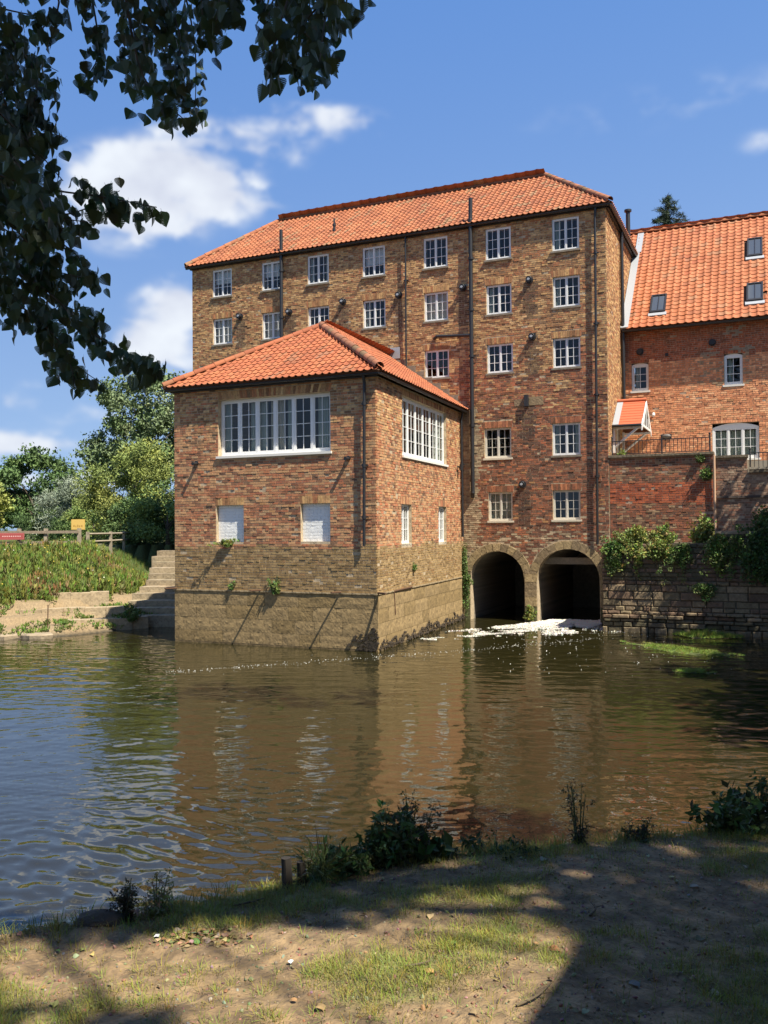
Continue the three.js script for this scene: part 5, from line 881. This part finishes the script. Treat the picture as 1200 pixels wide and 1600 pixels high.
wallPlant('little plant on the sunlit side of the brick wing', -5.2, 2.2, 6.2, 10, [0.12, 0.24, 0.3], 0.5, 436, { per: 6 }, SPR.weed, G.mid);
wallPlant('climbing plant in the corner between brick wing and arches, upper part', -5.5, 1.5, 0.22, 40, [0.14, 1.6, 0.6], 0.75, 437, { per: 8 });
wallPlant('climbing plant in the corner between brick wing and arches, lower part', -5.42, 1.75, 0.25, 40, [0.16, 1.5, 0.6], 0.8, 438, { hang: true, per: 8 });
wallPlant('moss and fern on the pier between the arches', -2.95, 0.1, 0.12, 40, [0.26, 0.5, 0.4], 0.7, 439, { per: 7 }, SPR.weed, G.yellow);
// ---------------------------------------------------------------- water weed by the outfall
function weedBed(label, cx, cz, rx, rz, turn, n, seed, tall, isle) {
  const R = rng(seed), t = thing('water_weed', label, 'water weed', [cx, 0, cz], turn, 'beds of water weed'), L = [], g = new GB(), m = 16;
  for (let i = 0; i < m; i++) { const P = (k, f) => { const a = k / m * 6.283, q = 1 + 0.25 * Math.sin(a * 3 + seed); return [Math.cos(a) * rx * q * f * (0.9 + 0.2 * Math.sin(k * 2.7)), f === 1 ? -0.05 : 0.015, Math.sin(a) * rz * q * f * (0.8 + 0.3 * Math.sin(k * 4.1))]; }; g.tri([0, 0.02, 0], P(i + 1, 0.8), P(i, 0.8)); g.quad(P(i, 0.8), P(i + 1, 0.8), P(i + 1, 1), P(i, 1)); }
  part(t, 'mat', g.geo(false), std(isle ? [0.22, 0.17, 0.10] : [0.07, 0.085, 0.02], 0.9));
  for (let i = 0; i < n; i++) { const a = R() * 6.283, q = Math.sqrt(R()) * (1 + 0.2 * Math.sin(a * 3 + seed)); if (isle && R() < 0.35 * (Math.sin(a) > 0 ? 1 : 0)) continue; if (!isle && fbm(Math.cos(a) * rx * q * 1.6, Math.sin(a) * rz * q * 3.2, seed, 3) < -0.16 + 0.2 * q) continue; L.push([Math.cos(a) * rx * q, 0.03, Math.sin(a) * rz * q, [0.9, tall * (0.25 + 0.8 * R()) * (1.15 - 0.75 * Math.min(q, 1)), 0.9], (R() < 0.6 ? [0.22, 0.30, 0.04] : R() < 0.7 ? [0.13, 0.2, 0.03] : [0.28, 0.27, 0.08]).map((v) => v * (0.75 + 0.5 * R())), 0.9]); }
  scatter(t, 'blades', SPR.tuft, LM.soft, L, 'stuff');
}
weedBed('long bright bed of water weed right of the foaming outfall', 8.4, -25.2, 1.95, 0.6, -1.0, 1500, 4, 0.55);
weedBed('small bed of water weed nearest the viewer', 7.5, -21.4, 0.5, 0.28, -0.2, 260, 6, 0.5);
weedBed('grassy mud islet against the foot of the river wall', 10.25, -28.05, 1.0, 0.42, -0.41, 900, 9, 1.5, true);

// ================================================================ FOREGROUND
// ---------------------------------------------------------------- the poplar over the viewer
{
  const R = rng(501), t = thing('poplar_tree', 'poplar over the near bank whose dark heart-shaped leaves hang in at upper left', 'tree', [-4.2, ground(-4.2, 2.6), 2.6]), o = t.position;
  const rel3 = (p) => [p.x - o.x, p.y - o.y, p.z - o.z];
  const leafG = (() => { const g = new GB(), n = 10, pts = []; for (let i = 0; i <= n; i++) { const s = i / n, w = 0.56 * Math.pow(Math.sin(Math.PI * Math.pow(s, 0.62)), 0.9) * (1 - 0.25 * s); pts.push([s, w]); } for (let i = 0; i < n; i++) { const [s0, w0] = pts[i], [s1, w1] = pts[i + 1], z = (s, w) => 0.22 * w - 0.12 * s * s; for (const k of [-1, 1]) { const a = [0, -s0, z(s0, 0)], b = [0, -s1, z(s1, 0)], c = [k * w1, -s1 + 0.05 * k * w1, z(s1, w1)], d = [k * w0, -s0, z(s0, w0)]; if (k > 0) g.quad(a, b, c, d); else g.quad(a, d, c, b); } } g.box(-0.008, 0.008, 0, 0.16, -0.006, 0.006); return g.geo(false); })();
  const twigs = [
    [[-90, -60], [10, 50], [55, 120], [45, 190]], [[-110, 80], [-10, 170], [50, 230], [100, 285]], [[-80, 250], [60, 296], [160, 305], [243, 322]], [[-90, 320], [40, 350], [115, 400], [150, 440]], [[-80, 390], [60, 440], [140, 515], [200, 552], [238, 572]], [[-60, 450], [60, 510], [120, 570], [165, 598]], [[-80, 380], [-10, 440], [25, 480]], [[-80, -10], [20, 15], [80, 25]], [[-100, 150], [0, 220], [60, 300], [80, 350]], [[-100, 200], [0, 280], [50, 330], [130, 350]], [[-80, 330], [10, 400], [90, 470], [150, 500]],
    [[-90, 20], [0, 90], [30, 160], [90, 215]], [[-90, 120], [-20, 200], [30, 270]], [[-100, 280], [-10, 330], [60, 400], [90, 440]], [[-60, 300], [30, 330], [110, 330], [190, 300]], [[-90, 40], [-10, 60], [40, 90], [90, 110]], [[-90, 180], [0, 200], [60, 210]], [[-90, 300], [-20, 340], [40, 380], [80, 400]], [[-90, 360], [0, 390], [70, 420], [130, 430]], [[-90, 80], [-10, 130], [20, 200], [60, 260]], [[-90, 240], [-10, 270], [40, 300]], [[-70, 430], [30, 480], [100, 540], [120, 600]],
    [[180, -90], [225, 0], [255, 80], [300, 185]], [[120, -90], [150, 10], [150, 90], [122, 130]], [[260, -90], [290, 0], [308, 85], [308, 190]], [[320, -110], [345, -30], [340, 30]], [[190, -70], [200, 30], [228, 130], [285, 190]], [[70, -60], [90, 10], [62, 45]], [[230, -90], [250, -10], [280, 60], [270, 130]], [[140, -90], [190, 0], [210, 70], [205, 130]], [[290, -110], [310, -10], [320, 60]], [[330, -110], [355, -40], [362, 5]],
    [[475, -100], [455, -20], [432, 50], [425, 115]], [[495, -90], [482, -10], [478, 70], [488, 132]], [[545, -90], [528, -10], [508, 25], [502, 95]], [[440, -80], [428, 0], [415, 25]], [[510, -90], [500, 0], [470, 50], [462, 100]], [[480, -100], [465, 0], [450, 70]],
  ];
  const gs = [], leaves = [], firsts = [];
  twigs.forEach((tw, k) => {
    const d0 = 3.7 + 1.6 * R(), dj = (R() - 0.5) * 0.6, P = tw.map(([x, y], i) => at(x + (R() - 0.5) * 8, y + (R() - 0.5) * 8, d0 + dj * i)), cv = new THREE.CatmullRomCurve3(P), len = cv.getLength();
    gs.push(taperGeo(P.map(rel3), 0.008, 0.0022, 5)); firsts.push(P[0]);
    const n = Math.round(len * 100);
    for (let i = 0; i < n; i++) {
      const f = Math.pow(R(), 0.85), p = cv.getPointAt(f), sp = mix(0.15, 0.06, f); p.x += gauss(R) * sp; p.y += gauss(R) * sp - 0.02; p.z += gauss(R) * sp * 1.2;
      leaves.push({ p, s: 0.046 + 0.03 * R(), e: [(R() - 0.5) * 1.1, R() * 6.283, (R() - 0.5) * 1.3], c: (R() < 0.85 ? [0.05, 0.082, 0.022] : [0.08, 0.11, 0.03]).map((v) => v * (0.75 + 0.5 * R())) });
    }
  });
  // the crown overhead, out of the picture, that keeps the bank and these leaves in shade
  const LIT = [[0.5, -3.62, 1.2, 0.8, 0.3], [0.15, -3.0, 1.0, 0.5, 0.2], [-0.85, -3.78, 0.85, 0.42, 0.3], [-0.55, -2.9, 0.6, 0.35, 0.3], [-0.42, -4.72, 0.42, 0.16, 0.2], [0.12, -4.84, 0.42, 0.13, 0.1], [-1.8, -4.05, 0.36, 0.18, 0.2], [0.35, -4.42, 0.42, 0.13, 0.15], [-1.5, -3.2, 0.3, 0.2, 0.4]];  // gaps kept in the unseen crown so sun lands on these bank patches
  const lit = (x, z) => !(x > 0.85 && z < -4.0) && LIT.some(([a, b, rx, rz, tn]) => { const dx = x - a, dz = z - b, c = Math.cos(tn), s = Math.sin(tn), p = (dx * c - dz * s) / rx, q = (dx * s + dz * c) / rz; return p * p + q * q < 1; });
  const C = [], put = (x, y, z, t0, rr, n) => { const q = V3(x, y, z).addScaledVector(SUN, t0); for (let i = 0; i < n; i++) { const c = (R() < 0.6 ? [0.035, 0.055, 0.015] : [0.05, 0.075, 0.02]).map((v) => v * (0.8 + 0.4 * R())); C.push([q.x + gauss(R) * rr - o.x, q.y + gauss(R) * rr - o.y, q.z + gauss(R) * rr - o.z, 0.8 + 0.5 * R(), c]); } return q; };
  const ends = [];
  for (let x = -4.6; x < 4.6; x += 0.26) for (let z = -6.2; z < -1.6; z += 0.26) { const xx = x + (R() - 0.5) * 0.2, zz = z + (R() - 0.5) * 0.2; if (lit(xx, zz)) continue; if (fbm(xx * 0.9, zz * 1.4, 3, 3) > (xx > 0.55 || zz < -4.2 || xx < -1.2 ? 0.6 : 0.24)) continue; const q = put(xx, 1.8, zz, 9.5 + 4 * R(), 0.17, 9); if (R() < 0.07) ends.push(q); }
  for (let x = -10; x < 10; x += 0.7) for (let z = -7; z < 7; z += 0.7) { if (x > -4.7 && x < 4.7 && z > -6.3 && z < -1.5) continue; const xx = x + (R() - 0.5) * 0.5, zz = z + (R() - 0.5) * 0.5; if (zz < -5 && xx < -3) continue; if (xx < 4 && fbm(xx * 0.5, zz * 0.6, 3, 3) > 0.2) continue; const q = put(xx, 1.8, zz, 9.5 + 5 * R(), 0.38, 26); if (R() < 0.07) ends.push(q); }  // wider unseen crown, placed to deepen the shade on the bank
  for (let i = 0; i < 110; i++) { const b = leaves[Math.floor(R() * leaves.length)].p; const q = put(b.x + gauss(R) * 0.4, b.y, b.z + gauss(R) * 0.4, 4.5 + 5 * R(), 0.24, 16); if (i % 6 === 0) ends.push(q); }
  for (const [x, z, r, n] of [[1.1, -10.6, 0.9, 14], [2.3, -9.6, 0.8, 8], [-3.1, -19.4, 1.6, 24], [-1.2, -18.6, 1.2, 10]]) for (let i = 0; i < n; i++) put(x + gauss(R) * r, 0, z + gauss(R) * r * 0.7, 15 + 4 * R(), 0.35, 13);  // unseen clumps placed to shade patches of the pool
  // limbs
  const trunk = [taperGeo([[0, -0.4, 0], [0.15, 3, 0.1], [0.5, 6.5, 0.2], [1.2, 10.5, 0.4], [2.4, 14, 0.8]], 0.42, 0.1, 12)];
  const boughs = [[[0.2, 4.2, 0], [0.3, 5.6, -2.0], [1.0, 6.3, -4.2], [1.6, 6.2, -6.4]], [[0.3, 5.0, 0], [1.4, 6.6, -1.6], [2.9, 7.2, -4.0], [3.6, 6.9, -6.6]], [[0.4, 5.6, 0.1], [2.4, 7.4, -0.6], [5.0, 8.6, -1.6], [7.6, 9.6, -2.4]], [[0.5, 6.4, 0.2], [2.6, 8.6, 1.0], [5.2, 10.2, 1.2], [8.4, 11.2, 1.6]], [[0.6, 7.2, 0.2], [1.6, 9.2, -1.2], [3.4, 10.4, -2.8], [5.4, 11.2, -4.2]], [[0.5, 6.8, 0.2], [2.2, 9.0, 2.8], [5.0, 10.6, 4.6], [9.0, 11.6, 6.0]], [[0.3, 5.8, 0.2], [-1.6, 8.0, 0.6], [-3.6, 9.8, 1.0]], [[0.6, 7.4, 0.3], [0.2, 10.0, 2.4], [1.0, 11.8, 4.6]]];
  const bc = boughs.map((p) => { trunk.push(taperGeo(p, 0.13, 0.02, 8)); return new THREE.CatmullRomCurve3(p.map((q) => V3(...q))).getPoints(40); }).flat();
  const join = (q, r0, r1) => { const e = V3(...rel3(q)); let best = null, bd = 1e9; for (const p of bc) { const d = p.distanceTo(e) + Math.max(0, e.y - p.y) * 0.2; if (d < bd) { bd = d; best = p; } } const m = best.clone().lerp(e, 0.5); m.y += 0.12 * bd; m.x += gauss(R) * 0.08 * bd; m.z += gauss(R) * 0.08 * bd; trunk.push(taperGeo([best.toArray(), m.toArray(), e.toArray()], r0, r1, 5)); };
  for (const q of ends) join(q, 0.03, 0.006);
  twigs.forEach((tw, k) => join(firsts[k], 0.016, 0.008));
  part(t, 'trunk', merged(trunk), bark); part(t, 'twig', merged(gs), twigMat);
  const inCameraView = ([x, y, z]) => { const X = x + o.x, Y = y + o.y, Z = z + o.z; return Z < 0 && Math.abs(X) < -0.47 * Z && Y < EYE - 0.645 * Z; };   // crown sprigs that would stand inside the camera view are dropped
  scatter(t, 'crown', sprigGeo(77, 7, 0.13, 0.12, 0.26), LM.leaf, C.filter((c) => !inCameraView(c)), 'stuff');
  leaves.sort((a, b) => b.s / b.p.distanceTo(camera.position) - a.s / a.p.distanceTo(camera.position));
  const mats = [0, 1, 2, 3].map((i) => new THREE.MeshPhysicalMaterial({ color: rgb(0.045 + 0.01 * i, 0.076 + 0.014 * i, 0.02 + 0.004 * i), roughness: 0.7, transmission: 0.25, thickness: 0 }));
  const im = new THREE.InstancedMesh(leafG, new THREE.MeshPhysicalMaterial({ color: rgb(1, 1, 1), roughness: 0.7, transmission: 0.25, thickness: 0 }), leaves.length - 300), col = new THREE.Color();
  leaves.forEach((l, i) => { dm.position.set(...rel3(l.p)); dm.rotation.set(...l.e); dm.scale.setScalar(l.s); dm.updateMatrix(); if (i < 300) { const m = part(t, 'leaf', leafG, mats[i % 4]); m.position.copy(dm.position); m.rotation.copy(dm.rotation); m.scale.copy(dm.scale); } else { im.setMatrixAt(i - 300, dm.matrix); im.setColorAt(i - 300, col.setRGB(...l.c)); } });
  im.name = 'foliage'; im.userData.kind = 'stuff'; t.add(im);
}
// ---------------------------------------------------------------- grass, fallen leaves and twigs on the near bank
{
  const R = rng(601), L = [], bladeG = new GB();
  for (let k = 0; k < 9; k++) { const a = k * 2.4, c = Math.cos(a), s = Math.sin(a), q = 0.012 + 0.012 * (k % 3), b = 0.02 + 0.018 * (k % 4), h = 0.032 + 0.012 * (k % 3), w = 0.0018; bladeG.quad([c * q - s * w, 0, s * q + c * w], [c * q + s * w, 0, s * q - c * w], [c * (q + b * 0.4) + s * w * 0.8, h * 0.65, s * (q + b * 0.4) - c * w * 0.8], [c * (q + b * 0.4) - s * w * 0.8, h * 0.65, s * (q + b * 0.4) + c * w * 0.8]); bladeG.tri([c * (q + b * 0.4) - s * w * 0.8, h * 0.65, s * (q + b * 0.4) + c * w * 0.8], [c * (q + b * 0.4) + s * w * 0.8, h * 0.65, s * (q + b * 0.4) - c * w * 0.8], [c * (q + b), h, s * (q + b)]); }
  const bg = bladeG.geo(false);
  for (let i = 0; i < 90000 && L.length < 26000; i++) { const x = -3.2 + R() * 6.6, z = -6.4 + R() * 3.7, [d, k] = shore(x, z); if (k !== 'near' || d < -0.08) continue; const n = fbm(x * 1.1 + 4, z * 1.5, 6, 4) + 0.35 * fbm(x * 6, z * 6, 2, 2), edge = Math.exp(-Math.abs(d - 0.02) * 9); if (R() > 0.03 + sstep(-0.02, 0.36, n) * 0.62 + edge * 0.3) continue; const s = (0.4 + 0.45 * R()) * (1 + 0.9 * edge * R()); L.push([x, ground(x, z) - 0.004, z, s, (R() < 0.7 ? [0.27, 0.28, 0.045] : R() < 0.5 ? [0.33, 0.29, 0.09] : [0.17, 0.2, 0.035]).map((v) => v * (0.7 + 0.5 * R())), 0.5]); }
  const t = thing('bank_grass', 'thin patchy grass on the near bank', 'grass'); t.userData.kind = 'stuff'; scatter(t, 'blades', bg, LM.grass, L, 'stuff');
  // small clods and crumbs of soil
  const K = []; for (let i = 0; i < 15000; i++) { const x = -3.2 + R() * 6.6, z = -6.2 + R() * 3.6, [d, k] = shore(x, z); if (k !== 'near' || d < 0.02) continue; const s = 0.003 + 0.008 * R() * R(); K.push([x, ground(x, z) + s * 0.2, z, [s * (0.8 + R()), s * 0.7, s], (R() < 0.85 ? [0.2, 0.14, 0.08] : [0.3, 0.24, 0.16]).map((v) => v * (0.6 + 0.7 * R()))]); }
  const tc = thing('soil_crumbs', 'loose crumbs of soil on the near bank', 'soil'); tc.userData.kind = 'stuff'; scatter(tc, 'crumbs', new THREE.IcosahedronGeometry(1, 0), LM.leaf, K, 'stuff');
  const onBank = (px, py) => { const q = at(px, py, 1), dx = q.x, dy = q.y - EYE, dz = q.z; let last = 3; for (let k = 2; k < 7; k += 0.01) { const x = dx * k, z = dz * k, [d] = shore(x, z); if (d < 0.06) break; last = k; if (EYE + dy * k < ground(x, z)) break; } return [dx * last, ground(dx * last, dz * last), dz * last]; };
  // fallen leaves: each is picked out by where it lies
  const litterGeo = (() => { const g = new GB(), n = 12, P = (i, f) => { const s = i / n, w = 0.36 * Math.sin(Math.PI * Math.pow(s, 0.7)); return [f * w, 0.05 + 0.22 * f * f * w + 0.1 * Math.sin(s * 3 + f), s - 0.5]; }; for (let i = 0; i < n; i++) for (const [a, b] of [[-1, 0], [0, 1]]) g.quad(P(i, a), P(i + 1, a), P(i + 1, b), P(i, b)); g.box(-0.012, 0.012, 0.02, 0.04, -0.75, -0.5); return g.geo(false); })();
  const litter = thing('leaf_litter', 'scattered dry leaves lying on the near bank', 'leaf litter'); litter.userData.kind = 'stuff'; const Q = [];
  for (let i = 0; i < 260; i++) { const heap = i < 120, x = heap ? -0.86 + gauss(R) * 0.17 : -3 + R() * 6.2, z = heap ? -4.1 + gauss(R) * 0.09 : -6 + R() * 3.3, [d, k] = shore(x, z); if (k !== 'near' || d < 0.03) continue; Q.push([x, ground(x, z) + 0.006, z, 0.018 + 0.02 * R(), (R() < 0.6 ? [0.26, 0.16, 0.07] : R() < 0.6 ? [0.38, 0.30, 0.16] : [0.16, 0.2, 0.05]).map((v) => v * (0.6 + 0.6 * R())), 0.7]); }
  scatter(litter, 'leaves', litterGeo, LM.leaf, Q, 'stuff');
  const single = [[990, 1542, 0.11, [0.14, 0.14, 0.12], 'large pale leaf lying in the shadow at lower right'], [1120, 1555, 0.09, [0.3, 0.26, 0.17], 'pale dry leaf near the lower right corner'], [868, 1487, 0.10, [0.2, 0.08, 0.03], 'curled red-brown leaf at the edge of the straight shadow'], [672, 1436, 0.09, [0.42, 0.3, 0.14], 'tan leaf lying in the tree shade right of centre'], [1085, 1388, 0.09, [0.28, 0.25, 0.18], 'pale leaf in deep shade on the right of the bank'], [1165, 1357, 0.09, [0.3, 0.26, 0.17], 'pale leaf nearest the right edge of the bank'], [708, 1478, 0.08, [0.12, 0.2, 0.05], 'green fallen leaf in the sunlit grass'], [670, 1522, 0.10, [0.45, 0.26, 0.09], 'orange-tan leaf in the sunny grass'], [500, 1578, 0.10, [0.36, 0.24, 0.1], 'brown leaf at the bottom edge left of centre'], [85, 1572, 0.09, [0.2, 0.2, 0.06], 'yellowing leaf at lower left'], [850, 1345, 0.10, [0.28, 0.25, 0.18], 'pale leaf near the water left of the thin weed'], [1095, 1470, 0.09, [0.12, 0.11, 0.06], 'dark leaf in the shadow on the right']];
  for (const [px, py, s, c, label] of single) { const [bx, by, bz] = onBank(px, py), t2 = thing('fallen_leaf', label, 'leaf', [bx, by + 0.004, bz], px, 'fallen leaves on the near bank'); const m = part(t2, 'blade', litterGeo, std(c, 0.8)); m.scale.setScalar(s * 0.55); m.rotation.set(0.1, 0, 0.12 * Math.sin(px)); }

  // bits of litter, twigs
  [[908 / 2 + 0, 1509, 'white scrap of paper left of centre on the bank'], [245, 1467, 'tiny white scrap of paper near the two dead weeds']].forEach(([px, py, label], i) => { const [x, y, z] = onBank(px, py), t2 = thing('paper_scrap', label, 'litter', [x, y + 0.012, z], i * 1.1, 'paper scraps'); const g = new GB(); g.quad([-0.02, 0, -0.015], [-0.018, 0.01, 0.014], [0.004, -0.004, 0.018], [0.003, 0.014, -0.012]); g.quad([0.003, 0.014, -0.012], [0.004, -0.004, 0.018], [0.021, 0.012, 0.01], [0.02, 0.004, -0.016]); part(t2, 'scrap', g.geo(false), M.white).scale.setScalar(0.6); });
  [[837, 1560, 0.7, 0.22, 'bent twig at the foot of the straight shadow edge'], [655, 1512, 0.2, 0.12, 'short twig in the sunlit grass'], [925, 1425, 1.2, 0.14, 'dark twig by the corner of the straight shadow'], [390, 1415, 0.4, 0.16, 'twig lying in the heap of dry leaves']].forEach(([px, py, a, len, label]) => { const [x, y, z] = onBank(px, py), t2 = thing('twig', label, 'twig', [x, y + 0.01, z], a, 'twigs on the near bank'); part(t2, 'stick', taperGeo([[-len / 2, 0, 0], [-len * 0.1, 0.012, 0.02], [len / 2, 0.004, -0.015]], 0.006, 0.003, 5), twigMat); part(t2, 'side_shoot', taperGeo([[0, 0.01, 0.01], [len * 0.15, 0.02, 0.05]], 0.003, 0.0015, 4), twigMat); });
  // old posts at the water's edge
  [[447, 1368, 0.17, 0.035, 'dark rotten stake at the water edge left of the nettles'], [470, 1362, 0.14, 0.03, 'second dark stake close against the nettles']].forEach(([px, py, h, r, label]) => { const [x, y, z] = onBank(px, py), t2 = thing('wooden_stake', label, 'stake', [x, y, z], 0, 'stakes at the water edge'); part(t2, 'stake', merged([taperGeo([[0, -0.3, 0], [0.004, h * 0.5, 0], [0, h, 0]], r, r * 0.8, 7), new THREE.CircleGeometry(r * 0.8, 7).rotateX(-Math.PI / 2).translate(0, h, 0)]), std([0.03, 0.024, 0.018], 0.95)); });
  // weeds along the edge
  const weed = (label, px, py, n, r, leaf, pal, size, seed, o) => { const [x, y, z] = onBank(px, py); return bush('edge_weed', label, 'weed', x, y - 0.02, z, n, r, leaf, pal, size, seed, 'weeds along the near water edge', { round: true, ...o }); };
  const nettle = sprigGeo(91, 6, 0.06, 0.03, 0.05, 0.1), fine = sprigGeo(92, 8, 0.03, 0.009, 0.035, 0.3), broad = sprigGeo(93, 4, 0.085, 0.04, 0.06, 0.1), blade = sprigGeo(94, 5, 0.2, 0.008, 0.05, 1.2);
  weed('leafy nettle clump at the water edge in the middle', 612, 1332, 30, [0.17, 0.34], nettle, [[0.08, 0.13, 0.03], [0.1, 0.15, 0.033], [0.06, 0.095, 0.024]], 0.85, 611, { per: 9 });
  weed('lower nettles left of the leafy clump', 548, 1345, 26, [0.17, 0.15], nettle, [[0.065, 0.11, 0.027], [0.08, 0.125, 0.03]], 0.8, 612, { per: 7 });
  weed('tuft of long grass beside the second stake', 500, 1362, 24, [0.09, 0.16], blade, [[0.06, 0.1, 0.02], [0.085, 0.12, 0.03]], 0.8, 613, { per: 4 });
  weed('tall thin seeding stems above the nettle clump', 640, 1325, 12, [0.16, 0.42], fine, [[0.09, 0.085, 0.05], [0.07, 0.08, 0.035]], 0.9, 614, { per: 10, bare: 0.55 });
  weed('broad-leaved dock right of the nettle clump', 678, 1330, 10, [0.14, 0.18], broad, [[0.05, 0.085, 0.02], [0.06, 0.1, 0.024]], 1.1, 615, { per: 4 });
  weed('dark dry dock stalks at the left water edge', 193, 1434, 8, [0.05, 0.31], fine, [[0.045, 0.04, 0.025], [0.06, 0.06, 0.03]], 0.75, 616, { per: 18, bare: 0.1, stem: 0.004 });
  weed('pale seeding weed right of the dry dock stalks', 246, 1430, 8, [0.07, 0.28], fine, [[0.24, 0.25, 0.09], [0.32, 0.25, 0.15], [0.18, 0.22, 0.06]], 0.75, 617, { per: 18, bare: 0.1, stem: 0.004 });
  weed('thin dry weed standing alone right of centre', 905, 1306, 8, [0.07, 0.4], fine, [[0.05, 0.048, 0.028], [0.045, 0.055, 0.022]], 0.75, 618, { per: 12, bare: 0.1 });
  weed('small weed between the thin dry weed and the right bush', 1000, 1300, 8, [0.1, 0.16], fine, [[0.06, 0.07, 0.03]], 0.9, 619, { per: 8, bare: 0.3 });
  weed('leafy dark weed bush at the right edge of the bank', 1150, 1296, 34, [0.30, 0.27], broad, [[0.075, 0.115, 0.03], [0.09, 0.13, 0.033], [0.06, 0.09, 0.024]], 0.75, 620, { per: 8 });
  weed('taller weed stem behind the right weed bush', 1195, 1285, 10, [0.12, 0.40], broad, [[0.05, 0.08, 0.02], [0.06, 0.09, 0.024]], 0.6, 621, { per: 8 });
  weed('low weeds on the edge left of the thin dry weed', 770, 1330, 16, [0.3, 0.07], nettle, [[0.04, 0.065, 0.018], [0.05, 0.08, 0.02]], 0.6, 622, { per: 5 });
  { const [x, y, z] = onBank(205, 1434); const t2 = thing('curled_leaf', 'curled pink-brown dead leaf at the foot of the dry dock stalks', 'leaf', [x + 0.02, y + 0.02, z + 0.02], 0.6); const m = part(t2, 'blade', litterGeo, std([0.34, 0.2, 0.14], 0.8)); m.scale.set(0.09, 0.2, 0.11); m.rotation.x = -0.5; }
  { const [x, y, z] = onBank(155, 1428), t2 = thing('earth_lump', 'dark lump of earth on the crumbling edge at the left', 'earth lump', [x, y, z]); const g = new THREE.IcosahedronGeometry(1, 3), P = g.attributes.position; for (let i = 0; i < P.count; i++) { const a = V3().fromBufferAttribute(P, i), k = 1 + 0.35 * fbm(a.x * 1.7, a.y * 1.7, a.z * 1.7, 4); P.setXYZ(i, a.x * k * 0.12, a.y * k * 0.05, a.z * k * 0.08); } g.computeVertexNormals(); part(t2, 'clod', g, std([0.07, 0.05, 0.032], 0.95, { bumpMap: soilBump, bumpScale: 0.01 })); }
}
// ---------------------------------------------------------------- foam at the outfall
{
  const R = rng(701), t = thing('white_water', 'white foaming water rushing from the right arch', 'white water', [OUTFALL[0], 0, OUTFALL[1]]); t.userData.kind = 'stuff';
  const L = [], add = (x, z, s, k = 1) => { L.push([x - OUTFALL[0], wave(x, z)[0] + s * 0.15 * k, z - OUTFALL[1], [s * (0.8 + R()), s * (0.3 + 0.5 * R()) * k, s * (0.8 + R())], [0.62, 0.60, 0.53].map((v) => v * (0.8 + 0.25 * R()))]); };
  const mouth = W3(-1.5, 0, 0.4);
  const T = (a, b) => { const p = W3(-1.55 + a, 0, b); return [p[0], p[2]]; };
  for (let i = 0; i < 34000; i++) { const b = -0.6 + 5.6 * Math.pow(R(), 1.5), a = (R() - 0.5) * (2.25 + b * 0.45) - b * 0.34 + 0.1, p = fbm(a * 1.1, b * 0.8, 3, 4) + 0.4 * fbm(a * 5, b * 3, 6, 2); if (p < -0.34 + 0.13 * b) continue; add(...T(a, b), 0.008 + 0.022 * R() * R() + 0.012 * Math.exp(-b), 0.35 + 2.4 * R() * Math.exp(-Math.max(b, 0) * 1.3)); }
  for (let i = 0; i < 9000; i++) { const f = Math.pow(R(), 1.2), a = -0.6 - f * 3.6 + gauss(R) * 0.3, b = 2.4 + f * 5.4 + gauss(R) * (0.5 + 0.4 * f); if (fbm(a * 0.9 + b * 0.5, b * 1.4, 5, 4) < 0.02 + 0.2 * f) continue; add(...T(a, b), 0.005 + 0.012 * R(), 0.3); }
  for (let i = 0; i < 500; i++) { const f = R(), a = 1.2 + f * 1.2, b = 1.4 + gauss(R) * 0.9; add(...T(a, b), 0.006 + 0.014 * R(), 0.4); }
  scatter(t, 'froth', new THREE.IcosahedronGeometry(1, 0), std([1, 1, 1], 0.6), L, 'stuff');
  const Fl = [], t2 = thing('floating_froth', 'flecks of froth drifting in a line across the pool', 'froth'); t2.userData.kind = 'stuff';
  for (let i = 0; i < 420; i++) { const f = R(), x = mix(6.5, -5.5, f) + gauss(R) * 0.4, z = mix(-28.2, -22.2, Math.pow(f, 0.8)) + gauss(R) * (0.22 + 0.9 * (R() < 0.25)); const s = 0.004 + 0.011 * R() * R(); Fl.push([x, wave(x, z)[0] + 0.004, z, [s * 1.3, 0.006, s], [0.6, 0.59, 0.52]]); }
  for (let i = 0; i < 130; i++) { const x = 3 + R() * 6, z = -30 + R() * 9, s = 0.006 + 0.012 * R() * R(); Fl.push([x, wave(x, z)[0] + 0.004, z, [s * 1.3, 0.006, s], [0.6, 0.59, 0.52]]); }
  scatter(t2, 'flecks', new THREE.IcosahedronGeometry(1, 0), std([1, 1, 1], 0.7), Fl, 'stuff');
}
scene.traverse((o) => { if (o.isMesh) { o.castShadow = true; o.receiveShadow = true; } });
renderer.render(scene, camera);
